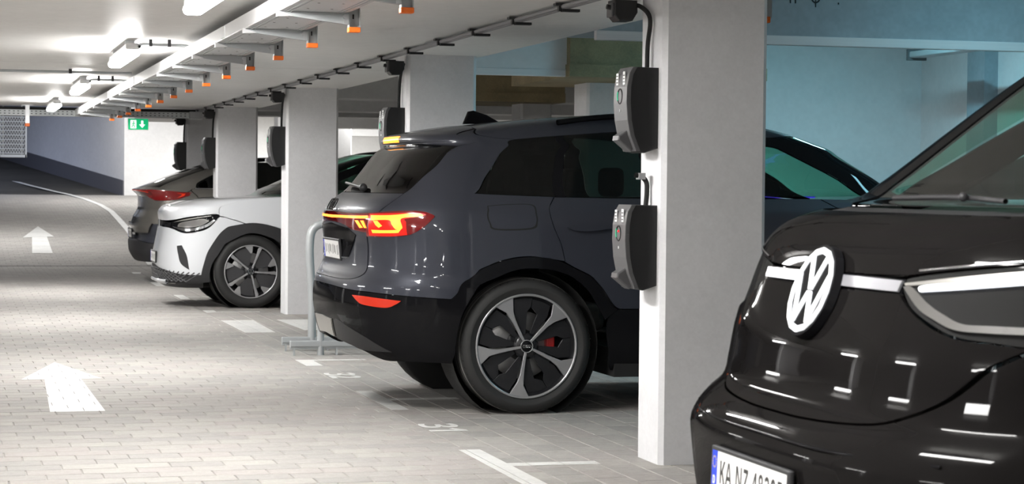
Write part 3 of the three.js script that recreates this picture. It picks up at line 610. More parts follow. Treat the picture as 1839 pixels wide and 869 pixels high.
  for (const s of [1, -1]) {
    const flap = roundOutline([[1.02, 10.68], [1.068, 10.85], [1.126, 10.83], [1.128, 10.07], [1.124, 9.37], [1.106, 8.93], [1.034, 8.88], [1.023, 9.29], [1.017, 9.89]], 8).map((p) => [s * p.x, p.y]);
    if (s > 0) { skin('charge_flap_gap', flap, C.dark, { off: 0.0008, depth: 0.0005 }); skin('charge_flap', [[1.0225, 10.62], [1.068, 10.77], [1.122, 10.76], [1.1245, 10.07], [1.121, 9.4], [1.103, 9.01], [1.037, 8.96], [1.026, 9.31], [1.0205, 9.89]], C.slate, { off: 0.002, depth: 0.001 }); }
    ribbon('roof_rail', [[1.02, 18.6], [1.06, 19.3], [1.3, 19.8], [1.6, 19.8], [1.72, 19.5], [1.78, 18.9]].map(([u, v]) => [s * u, v]), 0.016, C.gloss, 0.016);
  }
  { // shark fin aerial
    const fin = extrude([[0, 0], [0.025, 0.055], [0.05, 0.06], [0.13, 0.035], [0.21, 0]], 0.012, 0.012, 3).translate(X(2.965), 1.648, -0.006);
    part('aerial_fin', fin, C.gloss, car);
  }
  part('underbody', [span(X(3.0), X(6.7), 0.24, 0.32, -0.6, 0.6), span(X(3.62), X(5.55), 0.2, 0.32, -0.93, 0.93)], C.dark, car);
  part('bulkhead', [span(X(2.75), X(2.78), 0.25, 1.05, -0.55, 0.55), span(X(3.62), X(5.4), 0.32, 0.36, -0.85, 0.85)], C.dark, car);
  part('parcel_shelf', span(X(2.5), X(3.5), 1.05, 1.08, -0.78, 0.78), C.interior, car);
  part('dashboard', rbox(0.5, 0.3, 1.6, 0.08, X(5.4), 1.04, 0), C.interior, car);
  { const s = [[X(4.0), 0.42, 0.62], [X(4.0), -0.42, 0.62], [X(4.75), 0.4, 0.7], [X(4.75), -0.4, 0.7]]; s.back = 0.25; for (const r of s) r[0] -= 0.6; seats(car, s.map((r) => [r[0], r[1], r[2]])); }
  part('ambient_strip', box(0.5, 0.012, 0.01, X(5.35), 1.215, -0.9), std(rgb(0.1, 0.05, 0.5), 0.4, { emissive: rgb(0.12, 0.05, 1), emissiveIntensity: 1.2 }), car, 'violet lit line on the far door');
  for (const [x, far] of [[3.105, 0], [3.105, 1], [6.005, 0], [6.005, 1]]) {
    const s = far ? -1 : 1;
    makeWheel(car, [X(x), 0.38, s * 0.825], { R: 0.38, rim: 0.293, wide: 0.255, kind: 'rings', far, base: 46 });
    wheelHouse(car, X(x), s * 0.92, s, 0.425, 0.38);
  }
}

// the black van at the right edge, nose towards the aisle
{
  const { hull, car, skin, both, whole, onSkin, ribbon } = carBuilder('parked_car', 'gloss black van with a round white front badge at the right edge', BUZZ, 'cars parked nose or tail to the aisle');
  const X = (x) => x - BUZZ.xm;
  const face = [[0, 6.1, 1], [0.1, 6.12], [0.22, 6.3], [0.31, 6.62], [0.37, 7.3], [0.42, 7.95], [0.464, 8.5], [0.5, 8.9], [0.56, 9.3, 1], [0.497, 9.36], [0.42, 9.42], [0.352, 9.68], [0.3, 10.05], [0.272, 10.34, 1], [0.05, 10.3], [0, 10.3, 1]];
  whole('front_panel', face, C.black, { off: 0.002 });
  whole('bumper', [[0, 0.6, 1], [0.5, 0.6], [0.97, 0.9, 1], [0.97, 9.0, 1], [0.75, 9.3], [0.567, 9.24, 1], [0.507, 8.82], [0.471, 8.42], [0.427, 7.88], [0.377, 7.22], [0.316, 6.53], [0.222, 6.2], [0.1, 6.02], [0, 6.0, 1]], C.black);
  whole('bonnet', [[0, 10.82, 1], [0.125, 10.86], [0.264, 10.93], [0.33, 11.12], [0.42, 11.42], [0.52, 11.75], [0.68, 12.2, 1], [0.8, 13.2], [0.82, 14.2, 1], [0.6, 14.2], [0.3, 14.1], [0, 14.1, 1]], C.black);
  whole('cowl_grille', [[0, 14.14, 1], [0.6, 14.24, 1], [0.82, 14.24, 1], [0.86, 14.9, 1], [0.6, 15.0], [0, 15.02, 1]], C.trim, { off: -0.01 });
  both('front_wing', [[0.69, 12.2, 1], [0.8, 11.9], [0.86, 11.6], [0.92, 9.1, 1], [1.0, 9.1, 1], [1.27, 9.1, 1], [1.27, 14.6, 1], [0.87, 14.9, 1], [0.83, 14.2], [0.81, 13.2]], C.black);
  whole('light_bar', [[0, 10.4, 1], [0.268, 10.4, 1], [0.272, 10.72, 1], [0, 10.74, 1]], C.barGlow, { off: 0.006, depth: 0.006 }, car, 'slim pale light bar to both sides of the badge');
  whole('light_bar_gap', [[0, 10.3, 1], [0.272, 10.36, 1], [0.272, 10.8, 1], [0, 10.84, 1]], C.gloss, { off: -0.004, depth: 0.01 });
  for (const s of [1, -1]) {
    const q = (l) => (s > 0 ? l : mirrorOutline(l)), head = skin('headlamp', q([[0.264, 10.62, 1], [0.275, 10.84], [0.33, 11.04], [0.42, 11.34], [0.52, 11.66], [0.68, 12.1], [0.8, 11.8, 1], [0.86, 11.4], [0.85, 10.4], [0.78, 9.8], [0.7, 9.45], [0.56, 9.36], [0.5, 9.4], [0.42, 9.48], [0.355, 9.74], [0.3, 10.1]]), C.lampInside ?? (C.lampInside = phys(rgb(0.018, 0.018, 0.018), 0.5, { specularIntensity: 0, clearcoat: 0.15, clearcoatRoughness: 0.05 })), { off: -0.006 });
    skin('daytime_strip', q(s < 0 ? [[0.6, 11.1, 1], [0.6, 11.34, 1], [0.7, 11.4, 1], [0.7, 11.2, 1]] : [[0.322, 10.46, 1], [0.325, 10.62], [0.412, 10.82], [0.515, 11.08], [0.64, 11.36], [0.7, 11.4, 1], [0.7, 11.2, 1], [0.64, 11.14], [0.515, 10.84], [0.412, 10.62]]), C.whiteGlow, { off: 0.006, depth: 0.008 }, head, 'white lit daytime running strip');
    if (s > 0) skin('chrome_band', q([[0.278, 10.55, 1], [0.3, 10.56], [0.35, 10.16], [0.393, 9.9], [0.43, 9.74], [0.48, 9.74], [0.6, 9.78], [0.72, 9.98], [0.8, 10.5, 1], [0.8, 10.3, 1], [0.72, 9.8], [0.6, 9.62], [0.48, 9.58], [0.418, 9.6], [0.373, 9.78], [0.33, 10.02]]), s > 0 ? C.chrome : C.satin, { off: 0.004, depth: 0.008 }, head);
    if (s > 0) skin('top_band', q([[0.275, 10.66, 1], [0.33, 10.8], [0.42, 11.06], [0.52, 11.36], [0.68, 11.7, 1], [0.68, 11.6, 1], [0.515, 11.14], [0.412, 10.87], [0.325, 10.67], [0.28, 10.6, 1]]), C.satin, { off: 0.002, depth: 0.005 }, head);
    skin('lamp_module', q([[0.545, 9.95, 1], [0.68, 10.0, 1], [0.7, 10.7, 1], [0.545, 10.75, 1]]), C.silverPlastic ?? M.silverPlastic, { off: 0.004, depth: 0.01 }, head);
    skin('lamp_eye', q([[0.565, 10.08, 1], [0.67, 10.12, 1], [0.68, 10.6, 1], [0.565, 10.62, 1]]), C.lensClear, { off: 0.008, depth: 0.004 }, head);
    ribbon('bonnet_edge', [[0.302, 11.14], [0.411, 11.5], [0.499, 11.79]].map(([u, v]) => [s * u, v]), 0.003, C.chrome, 0.001);
    if (s > 0) skin('mirror', q([[0.98, 15.2], [1.0, 15.8], [1.06, 15.8], [1.08, 15.2], [1.04, 15.0]]), C.black, { off: 0.2, depth: 0.14 }); else part('mirror', rbox(0.1, 0.13, 0.2, 0.04, X(2.74), 1.19, -0.99), C.gloss, car);
    skin('side_body', q([[1.275, 4.0, 1], [2.0, 4.0, 1], [2.0, 15.9, 1], [1.275, 15.9, 1]]), C.black, { step: 0.1 });
    skin('sill', q([[1.22, 0.6, 1], [1.82, 0.6, 1], [1.82, 3.96, 1], [1.25, 3.96, 1]]), C.trim, { step: 0.1 });
    skin('side_window', q([[1.1, 16.0, 1], [1.95, 16.0, 1], [1.95, 19.2, 1], [1.16, 19.2, 1], [1.05, 17]]), C.privacy, { step: 0.1, depth: 0.004 });
    skin('roof_edge', q([[0.98, 19.25, 1], [2, 19.25, 1], [2, 22.4, 1], [0.98, 22.4, 1]]), C.black, { step: 0.1 });
    skin('front_pillar', q([[0.40, 15.06, 1], [0.41, 17], [0.43, 19.25, 1], [0.62, 19.25, 1], [0.6, 17], [0.6, 15.02, 1]]), C.gloss, { off: 0.003 });
    skin('side_pillar', q([[0.99, 15.0, 1], [1.0, 17], [1.05, 19.2, 1], [1.1, 19.2, 1], [1.06, 17], [1.06, 14.95, 1]]), C.black, { off: 0.003 });
    skin('quarter_light', q([[0.605, 15.05, 1], [0.605, 17], [0.625, 19.2, 1], [1.04, 19.2, 1], [0.995, 17], [0.985, 15.0, 1]]), C.greenGlass, { depth: 0.004 });
    const arch = (x) => makeWheel(car, [X(x), 0.37, s * 0.83], { R: 0.37, rim: 0.26, wide: 0.23, kind: 'blades', far: s < 0, base: 68 });
    arch(2.95); arch(5.9);
  }
  skin('windscreen', [[-0.42, 15.06, 1], [0, 15.04], [0.42, 15.06, 1], [0.43, 17], [0.45, 19.2, 1], [0, 19.3], [-0.45, 19.2, 1], [-0.43, 17]], C.greenGlass, { depth: 0.004 });
  skin('roof', [[-0.98, 19.25, 1], [0, 19.35], [0.98, 19.25, 1], [0.98, 22.4, 1], [-0.98, 22.4, 1]], C.black, { step: 0.08 });
  skin('rear', [[2.0, 2.0, 1], [3, 2.0, 1], [3, 22.4, 1], [2.0, 22.4, 1]], C.black, { step: 0.15 }); skin('rear', [[-2.0, 2.0, 1], [-3, 2.0, 1], [-3, 22.4, 1], [-2.0, 22.4, 1]], C.black, { step: 0.15 });
  { // raised badge on the front panel
    const o = onSkin(0.0, 10.12, 0.016), n = hullNormal(hull, 0.0, 10.12), b = new THREE.Group(); b.name = 'badge';
    b.position.copy(o); b.quaternion.setFromRotationMatrix(new THREE.Matrix4().makeBasis(V3(0, 1, 0).cross(n).normalize(), n.clone().cross(V3(0, 1, 0).cross(n).normalize()), n)); car.add(b);
    b.userData.label = 'round white badge, V over W';
    part('badge_disc', new THREE.CylinderGeometry(0.122, 0.126, 0.022, 64).rotateX(Math.PI / 2).translate(0, 0, 0), C.gloss, b);
    part('badge_letters', lettersBadge(0.114, 0.006).map((g) => g.translate(0, 0, 0.009)), std(rgb(0.85, 0.86, 0.88), 0.25, { emissive: rgb(0.95, 0.97, 1), emissiveIntensity: 0.75 }), b).name = 'badge_light';
  }
  numberPlate(car, 'KA NZ 4820E', [X(1.952), 0.535, 0], -Math.PI / 2, -0.04);
  ribbon('bumper_crease', [[-0.5, 4.9], [-0.335, 4.86], [-0.18, 4.8], [0, 4.78], [0.271, 4.8], [0.5, 4.95]], 0.004, C.chrome ? C.gloss : C.gloss, 0.002);
  { const a = [-0.11, 14.7], b = [0.31, 14.55]; ribbon('wiper', [a, [0.1, 14.95], b], 0.007, C.trim, 0.025); part('wiper_pivot', new THREE.SphereGeometry(0.012, 12, 8).translate(...onSkin(0.16, 14.75, 0.03).toArray()), C.trim, car); }
  part('dashboard', rbox(0.5, 0.22, 1.55, 0.09, X(2.95), 1.12, 0), C.interior, car);
  part('interior_mirror', rbox(0.03, 0.07, 0.24, 0.015, X(3.15), 1.63, 0), C.trim, car);
  part('van_floor', span(X(2.4), X(6.5), 0.2, 0.34, -0.7, 0.7), C.dark, car);
  { const s = [[X(3.35), 0.45, 0.72], [X(3.35), -0.45, 0.72], [X(4.6), 0.4, 0.66], [X(4.6), -0.4, 0.66]]; s.back = -0.2; seats(car, s.map((r) => r), std(rgb(0.05, 0.042, 0.036), 0.8)); car.children.filter((c) => c.name === 'seat').forEach((c) => { c.position.y = 0.62; }); }
}

// the white crossover behind the second pillar, nose towards the aisle
{
  const { hull, car, skin, both, whole, onSkin, ribbon } = carBuilder('parked_car', 'white crossover with black wheel arch trim, nose to the aisle beyond the third white pillar', IDF, 'cars parked nose or tail to the aisle');
  const X = (x) => x - IDF.xm;
  const archOut = [[0.785, 1.57], [0.81, 2.35], [0.843, 3.26], [0.919, 4.35], [1.022, 4.95], [1.074, 5.14], [1.128, 4.92], [1.19, 4.3], [1.222, 3.0], [1.23, 1.6]];
  whole('bumper', [[0, 2.2, 1], [0.112, 2.15], [0.414, 1.85], [0.543, 1.66], [0.669, 1.57], [0.785, 1.57, 1], ...archOut.slice(1, 5), [1.05, 5.05, 1], [0.99, 5.6], [0.93, 5.7], [0.912, 5.74, 1], [0.806, 4.77], [0.687, 4.45], [0.562, 4.37], [0.386, 4.66], [0.2, 4.72], [0, 4.75, 1]], C.white);
  both('front_wing', [[1.054, 5.08, 1], [1.074, 5.16], [1.128, 4.94], [1.19, 4.32], [1.225, 3.0, 1], [1.27, 3.0, 1], [1.27, 10.9, 1], [1.0, 10.95, 1], [0.9, 9.5], [0.871, 7.5], [0.9, 6.3], [0.913, 5.84, 1], [0.99, 5.66]], C.white);
  whole('bonnet', [[0, 5.3, 1], [0.114, 5.26], [0.397, 5.33], [0.62, 5.72], [0.86, 6.08], [0.908, 5.9, 1], [0.895, 6.3], [0.866, 7.5], [0.895, 9.5], [0.98, 10.9, 1], [0.6, 11.0], [0, 11.0, 1]], C.white);
  whole('front_strip', [[0, 4.79, 1], [0.2, 4.76], [0.384, 4.7, 1], [0.392, 5.12, 1], [0.114, 5.2], [0, 5.24, 1]], C.gloss);
  for (const s of [1, -1]) {
    const q = (l) => (s > 0 ? l : mirrorOutline(l)), head = skin('headlamp', q([[0.388, 4.7, 1], [0.396, 5.18, 1], [0.52, 5.4], [0.659, 5.68], [0.86, 6.0], [0.908, 5.8, 1], [0.806, 4.82], [0.687, 4.5], [0.562, 4.42]]), C.gloss, { off: -0.004 });
    skin('chrome_blade', q([[0.42, 4.78, 1], [0.56, 4.5], [0.687, 4.58], [0.8, 4.9], [0.86, 5.35, 1], [0.84, 5.4], [0.78, 5.05], [0.68, 4.74], [0.57, 4.68]]), C.chrome, { off: 0.003, depth: 0.005 }, head);
    skin('chrome_blade', q([[0.43, 5.12, 1], [0.54, 5.28], [0.66, 5.5], [0.82, 5.8, 1], [0.81, 5.86], [0.65, 5.6], [0.53, 5.38]]), C.satin, { off: 0.003, depth: 0.005 }, head);
    skin('lamp_lens', q([[0.5, 4.85, 1], [0.68, 4.85], [0.78, 5.2, 1], [0.72, 5.45], [0.56, 5.15]]), C.lensClear, { off: 0.002, depth: 0.004 }, head);
    skin('lamp_reflector', q([[0.48, 4.78, 1], [0.6, 4.74], [0.72, 4.9], [0.8, 5.3, 1], [0.74, 5.5], [0.6, 5.28], [0.5, 5.05]]), C.satin, { off: -0.002, depth: 0.003 }, head);
    skin('air_fin', q([[0.523, 3.52, 1], [0.572, 3.57, 1], [0.639, 2.88], [0.673, 1.92, 1], [0.588, 2.36], [0.55, 3.01]]), C.trim, { off: 0.003, depth: 0.004 });
    skin('arch_trim', q([...archOut.map((p, i) => (i === 0 || i === archOut.length - 1 ? [...p, 1] : p)), [1.205, 1.2, 1], [1.195, 2.6], [1.165, 3.71], [1.119, 4.22], [1.066, 4.4], [1.018, 3.95], [0.96, 3.11], [0.902, 2.46], [0.871, 1.7], [0.865, 1.0, 1], [0.79, 0.9, 1]]), C.trim, { off: 0.006 });
    skin('door', q([[1.275, 2.4, 1], [1.93, 2.4, 1], [1.93, 11.2, 1], [1.275, 10.9, 1]]), C.white, { step: 0.08 });
    skin('sill', q([[1.24, 0.6, 1], [1.85, 0.6, 1], [1.85, 2.35, 1], [1.235, 2.35, 1]]), C.trim, { step: 0.08 });
    skin('side_window', q([[1.06, 11.25, 1], [1.9, 11.3, 1], [1.86, 14], [1.8, 15.6, 1], [1.2, 15.7, 1], [1.08, 14.2]]), C.greenGlass, { depth: 0.004, step: 0.08 });
    skin('front_pillar', q([[0.8, 11.05, 1], [0.84, 13.5], [0.9, 16.2, 1], [1.2, 16.2, 1], [1.9, 16.2, 1], [1.8, 15.65, 1], [1.2, 15.75, 1], [1.07, 14.2], [1.05, 11.05, 1]]), C.gloss);
    skin('tail', q([[1.94, 1.0, 1], [3, 1.0, 1], [3, 16.2, 1], [1.94, 16.2, 1]]), C.white, { step: 0.12 });
    for (const x of [2.945, 5.71]) { makeWheel(car, [X(x), 0.372, s * 0.81], { R: 0.372, rim: 0.272, wide: 0.235, kind: 'blades', far: s < 0, base: 68 }); wheelHouse(car, X(x), s * 0.89, s, 0.41, 0.37); }
  }
  whole('lower_grille', [[0, 0.75, 1], [0.3, 0.75], [0.521, 0.75], [0.656, 1.5, 1], [0.461, 1.8], [0.112, 2.1], [0, 2.15, 1]], C.trim, { off: -0.004 });
  { const g = []; for (let i = 0; i < 26; i++) for (const d of [-1, 1]) { const u = -0.62 + i * 0.05, a = onSkin(u, 0.98, 0.004), b = onSkin(u + d * 0.14, 1.95 - 0.4 * Math.min(1, Math.abs(u)), 0.004); g.push(rod(a.toArray(), b.toArray(), 0.007, 5)); } part('grille_mesh', g, M.greyPlastic, car); }
  both('bumper_corner', [[0.5, 0.6, 1], [0.79, 0.6, 1], [0.788, 1.53, 1], [0.669, 1.53, 1]], C.trim);
  whole('front_lip', [[0, 0.62, 1], [0.385, 0.66, 1], [0.385, 0.95, 1], [0, 0.92, 1]], C.white, { off: 0.014, depth: 0.03 });
  ribbon('front_lip', [[-0.42, 0.95], [-0.2, 0.95], [0, 0.95], [0.2, 0.95], [0.42, 0.98]], 0.018, C.white, 0.01);
  whole('under_lip', [[0, 0.05, 1], [0.79, 0.05, 1], [0.79, 0.6, 1], [0, 0.58, 1]], C.trim);
  skin('windscreen', [[-0.8, 11.1, 1], [0, 11.05], [0.8, 11.1, 1], [0.84, 13.5], [0.9, 16.0, 1], [0, 16.1], [-0.9, 16.0, 1], [-0.84, 13.5]], C.greenGlass, { depth: 0.004, step: 0.06 });
  skin('roof', [[-3, 16.25, 1], [3, 16.25, 1], [3, 17.9, 1], [-3, 17.9, 1]], C.gloss, { step: 0.1 });
  { const o = onSkin(0, 4.95, 0.008), b = part('badge', lettersBadge(0.05, 0.006), C.chrome, car); b.position.copy(o); b.rotation.y = -Math.PI / 2; }
  numberPlate(car, null, [X(2.045), 0.5, 0], -Math.PI / 2, 0);
  part('underbody', span(X(2.4), X(6.3), 0.2, 0.34, -0.6, 0.6), C.dark, car);
  part('dashboard', rbox(0.5, 0.2, 1.5, 0.08, X(3.5), 1.05, 0), C.interior, car);
  { const s = [[X(4.1), 0.4, 0.66], [X(4.1), -0.4, 0.66]]; s.back = -0.2; seats(car, s); }
}

// the bronze grey coupe at the far end, tail towards the aisle
{
  const { hull, car, skin, both, whole, onSkin } = carBuilder('parked_car', 'bronze grey coupe with a dark red tail lamp strip, half hidden behind the white crossover', CUP, 'cars parked nose or tail to the aisle');
  const X = (x) => x - CUP.xm;
  whole('rear_panel', [[0, 5.35, 1], [0.3, 5.3], [0.7, 5.3, 1], [0.98, 4.6, 1], [1.05, 4.6, 1], [1.05, 8.9, 1], [1.028, 8.55, 1], [1.005, 8.12], [0.854, 7.76], [0.596, 7.64], [0.474, 7.86], [0.324, 8.43], [0.074, 8.66], [0, 8.67, 1]], C.bronze);
  whole('tail_lamp', [[0, 8.7, 1], [0.074, 8.7], [0.324, 8.46], [0.474, 7.89], [0.596, 7.67], [0.854, 7.79], [1.005, 8.15], [1.031, 8.5, 1], [1.022, 8.64], [0.751, 8.93], [0.46, 9.15], [0, 9.25, 1]], C.lensRed, { off: 0.004, depth: 0.02 });
  const lamp = car.children[car.children.length - 1];
  both('lamp_edge', [[0.86, 7.95, 1], [0.98, 8.2], [1.01, 8.45, 1], [0.9, 8.5, 1], [0.96, 8.35], [0.9, 8.1]], C.reflector, { off: 0.006, depth: 0.002 });
  whole('lit_line', [[0, 8.95, 1], [0.3, 8.85], [0.5, 8.6, 1], [0.5, 8.66, 1], [0.3, 8.93], [0, 9.05, 1]], C.reflector, { off: 0.006, depth: 0.002 }, lamp);
  whole('boot_lid', [[0, 9.29, 1], [0.46, 9.19], [0.751, 8.97], [1.026, 8.68, 1], [1.05, 8.95, 1], [1.05, 9.6, 1], [0.6, 10.1], [0, 10.15, 1]], C.bronze);
  whole('rear_window', [[0, 10.2, 1], [0.6, 10.15, 1], [0.62, 11.5], [0.65, 13.2, 1], [0, 13.3, 1]], C.rearGlass, { depth: 0.004 });
  both('rear_pillar', [[0.605, 10.14, 1], [1.055, 9.62, 1], [1.055, 10.0, 1], [1.02, 12], [1.0, 14.2, 1], [0.66, 14.2, 1], [0.625, 11.5]], C.bronze);
  whole('roof', [[0, 13.35, 1], [0.65, 13.25, 1], [0.66, 14.25, 1], [1.0, 14.25, 1], [2, 14.9], [3, 14.25, 1], [3, 15.9, 1], [0, 15.9, 1]], C.black, { step: 0.08 });
  both('side_body', [[1.055, 4.6, 1], [1.24, 4.6, 1], [1.25, 2.2, 1], [1.9, 2.2, 1], [1.9, 9.6, 1], [1.055, 9.55, 1]], C.bronze, { step: 0.08 });
  both('side_window', [[1.06, 10.0, 1], [1.9, 9.7, 1], [1.9, 14.2, 1], [1.05, 14.2, 1]], C.privacy, { depth: 0.004, step: 0.08 });
  both('sill', [[1.2, 0.5, 1], [1.85, 0.5, 1], [1.85, 2.15, 1], [1.22, 2.15, 1]], C.trim, { step: 0.08 });
  both('front_end', [[1.92, 1, 1], [3, 1, 1], [3, 14.2, 1], [1.92, 14.2, 1]], C.bronze, { step: 0.14 });
  whole('bumper_step', [[0, 4.4, 1], [0.55, 4.4, 1], [0.62, 5.3, 1], [0, 5.32, 1]], C.bronze, { off: 0.03, depth: 0.03 });
  whole('bumper_dark', [[0, 3.6, 1], [0.3, 3.4], [0.62, 2.9], [0.95, 2.6, 1], [0.97, 4.55, 1], [0.7, 5.26, 1], [0, 5.3, 1]], C.slate);
  whole('diffuser', [[0, 0.9, 1], [0.5, 0.9], [0.9, 0.9, 1], [0.93, 2.55, 1], [0.62, 2.84], [0.3, 3.34], [0, 3.55, 1]], C.trim, { off: 0.012 });
  numberPlate(car, null, [X(2.215), 0.62, 0], -Math.PI / 2, 0.05);
  part('underbody', span(X(2.6), X(6.5), 0.2, 0.34, -0.6, 0.6), C.dark, car);
  { const s = [[X(4.0), 0.4, 0.6], [X(4.0), -0.4, 0.6]]; s.back = 0.25; seats(car, s); }
  for (const s of [1, -1]) for (const x of [3.2, 5.97]) { makeWheel(car, [X(x), 0.36, s * 0.81], { R: 0.36, rim: 0.27, wide: 0.235, kind: 'blades', far: s < 0, base: 30 }); }
}

// ------------------------------------------------------------------ things
const font = await new FontLoader().loadAsync('fonts/droid/droid_sans_bold.typeface.json');

// tube lamps under the ceilings: housing, glowing diffuser and the light it gives
function tubeLamp(x, y, z, label, power, color = [1, 0.985, 0.96], glow = 130, group = 'ceiling tube lamps', len = 1.5) {
  const t = thing('ceiling_lamp', label, 'lamp', [x, y, z], group);
  part('housing', rbox(0.085, 0.045, len + 0.02, 0.012, 0, 0.062, 0), M.lampHousing, t);
  part('diffuser', rbox(0.1, 0.05, len, 0.024, 0, 0.025, 0, 3), std(rgb(0.9, 0.9, 0.9), 0.4, { emissive: rgb(...color), emissiveIntensity: glow }), t);
  for (const s of [-1, 1]) part('mount', box(0.06, 0.06, 0.03, 0, 0.1, s * len * 0.35), M.zinc, t);
  const l = new THREE.RectAreaLight(rgb(...color), power, 0.1, len);
  l.position.set(0, -0.004, 0); l.rotation.set(-Math.PI / 2, 0, 0); t.add(l);
  return t;
}
const LZ = [-9.58, -14.6, -19.65, -24.65];
['nearest ceiling tube lamp, cut by the top edge, left of the cable tray', 'second ceiling tube lamp left of the cable tray, with a bent conduit', 'third ceiling tube lamp along the tray, smaller and farther', 'farthest ceiling tube lamp, just before the crossing perforated tray'].forEach((s, i) => tubeLamp(1.13, 2.085, LZ[i], s, LAMP_POWER));
for (const z of [-4.5, 0.5, 4.6]) tubeLamp(1.13, 2.085, z, 'ceiling tube lamp over the aisle behind the viewer', LAMP_POWER);
for (const z of [-19.65, -14.6, -9.58, -4.5, 0.5]) tubeLamp(-3.3, 2.085, z, 'ceiling tube lamp over the opposite parking row', LAMP_POWER * 0.8);
tubeLamp(6.2, 2.8, -10.7, 'added bluish tube lamp, out of view, tinting the bay right of the pillars', TEAL_POWER * 0.42, [0.32, 0.76, 0.92], 2.4, 'added cold lamps in the bays', 1.2);  // added unseen source for the teal light on beam and bay
tubeLamp(6.75, 2.8, -14.6, 'added bluish tube lamp, out of view, tinting the bay behind the right beam', TEAL_POWER, [0.32, 0.76, 0.92], 2.4, 'added cold lamps in the bays', 1.2);  // second added source, throws the teal tint on the wall behind
tubeLamp(5.9, 2.8, -20.0, 'warm tube lamp over the bay behind the bare concrete head', 5, [1, 0.93, 0.75], 2, 'warm lamps in the bays', 1.2);
for (const [x, z] of [[6.4, -46.8], [8.8, -46.8], [7.4, -38.4], [10, -30]]) tubeLamp(x, 2.8, z, 'tube lamp in the far hall beyond the beams', HALL_POWER, [1, 0.99, 0.95], 6, 'tube lamps in the far hall');
tubeLamp(3.4, 4.05, -47.6, 'tube lamp high over the foot of the ramp', RAMP_POWER * 0.6, [1, 0.99, 0.98], 6, 'tube lamps over the ramp');
tubeLamp(0.6, 4.05, -36.5, 'tube lamp high over the paved slope', RAMP_POWER * 1.1, [1, 0.99, 0.98], 6, 'tube lamps over the ramp');
tubeLamp(-2.2, 4.05, -52, 'added bluish tube lamp in place of daylight over the asphalt bend', RAMP_POWER, [0.62, 0.72, 1], 4, 'tube lamps over the ramp');  // added lamp standing in for daylight coming down the ramp
// conduits from the lamps to the tray, and a pipe across the ceiling
for (const [i, z] of [-13.9, -18.9].entries()) {
  const t = thing('conduit', ['bent grey conduit from the second tube lamp to the cable tray', 'bent grey conduit from the third tube lamp to the cable tray'][i], 'conduit', [1.17, 2.165, z], 'lamp conduits');
  part('pipe', tube([[0, -0.02, 0.1], [0.02, 0, 0.02], [0.12, 0, 0], [0.24, 0, 0], [0.32, -0.01, 0.05], [0.36, -0.05, 0.14]], 0.01), M.galvanised, t);
  for (const x of [0.08, 0.2]) part('clip', box(0.02, 0.045, 0.03, x, 0.012, 0), M.blackPlastic, t);
}
{
  const t = thing('ceiling_pipe', 'thin grey conduit running across the left ceiling between the lamps', 'conduit', [-4, 2.175, -17.85]);
  part('pipe', rod([-4.9, 0, 0], [5.45, 0, 0], 0.011), M.galvanised, t);
  for (let k = 0; k < 8; k++) part('clip', box(0.025, 0.04, 0.03, -3.8 + k * 1.25, 0.008, 0), M.blackPlastic, t);
}
// cable tray on cantilever arms from ceiling posts with orange caps
{
  const t = thing('cable_tray', 'long galvanised cable tray hung on posts with orange end caps', 'cable tray', [1.62, 2.07, -17.2]);
  const z0 = -26.3 + 17.2, z1 = 11.4, pieces = [];
  for (let a = z1; a > z0 + 0.1; a -= 3.0) {
    const b = Math.max(z0, a - 2.985), L = a - b, zc = (a + b) / 2, s = new THREE.Group(); s.name = 'tray_section'; s.position.z = zc; t.add(s);
    part('tray_side', [box(0.004, 0.075, L, -0.158, 0.0375, 0), box(0.016, 0.004, L, -0.15, 0.075, 0), rod([-0.16, 0.003, -L / 2], [-0.16, 0.003, L / 2], 0.005, 6)], M.zincBright, s);
    part('tray_side', [box(0.004, 0.075, L, 0.158, 0.0375, 0), box(0.016, 0.004, L, 0.15, 0.075, 0)], M.zincBright, s);
    part('tray_floor', [box(0.314, 0.003, L, 0, 0.0015, 0), ...[-0.13, -0.11, 0.11, 0.13].map((x) => box(0.006, 0.005, L, x, -0.0015, 0))], M.zinc, s);
    const holes = []; for (let q = -L / 2 + 0.15; q < L / 2; q += 0.3) for (const x of [-0.06, 0.05]) holes.push(new THREE.CylinderGeometry(0.006, 0.006, 0.001, 8).translate(x + (q * 7 % 0.02), -0.0006, q));
    part('tray_hole', holes, M.hole, s);
    part('splice_plate', box(0.006, 0.06, 0.16, -0.163, 0.038, L / 2), M.zincBright, s);
  }
  for (let z = -8.55; z > -26.2; z -= 1.178) {
    const g = new THREE.Group(); g.name = 'hanger'; g.position.set(0, 0, z + 17.2); t.add(g);
    part('hanger_post', [box(0.05, 0.2, 0.004, 0.19, 0.03, -0.02), box(0.004, 0.2, 0.04, 0.166, 0.03, 0), box(0.004, 0.2, 0.04, 0.214, 0.03, 0)], M.galvanised, g);
    part('post_slot', [box(0.008, 0.022, 0.001, 0.19, -0.015, -0.0175)], M.hole, g);
    part('orange_cap', rbox(0.056, 0.024, 0.048, 0.004, 0.19, -0.078, 0), M.orange, g);
    part('cantilever_arm', [extrude([[-0.17, 0.0], [-0.165, -0.018], [-0.1, -0.022], [0.165, -0.055], [0.166, 0.0]], 0.03).translate(0, -0.001, -0.015)], M.galvanised, g);
    part('arm_tip', extrude([[-0.172, 0.004], [-0.172, -0.024], [-0.1, -0.02]], 0.034).translate(0, -0.001, -0.017), M.zincBright, g);
    part('arm_bolt', [new THREE.CylinderGeometry(0.011, 0.011, 0.03, 6).rotateX(Math.PI / 2).translate(0.145, -0.02, 0.015), box(0.02, 0.045, 0.004, 0.152, -0.03, 0.02)], M.zinc, g);
  }
}
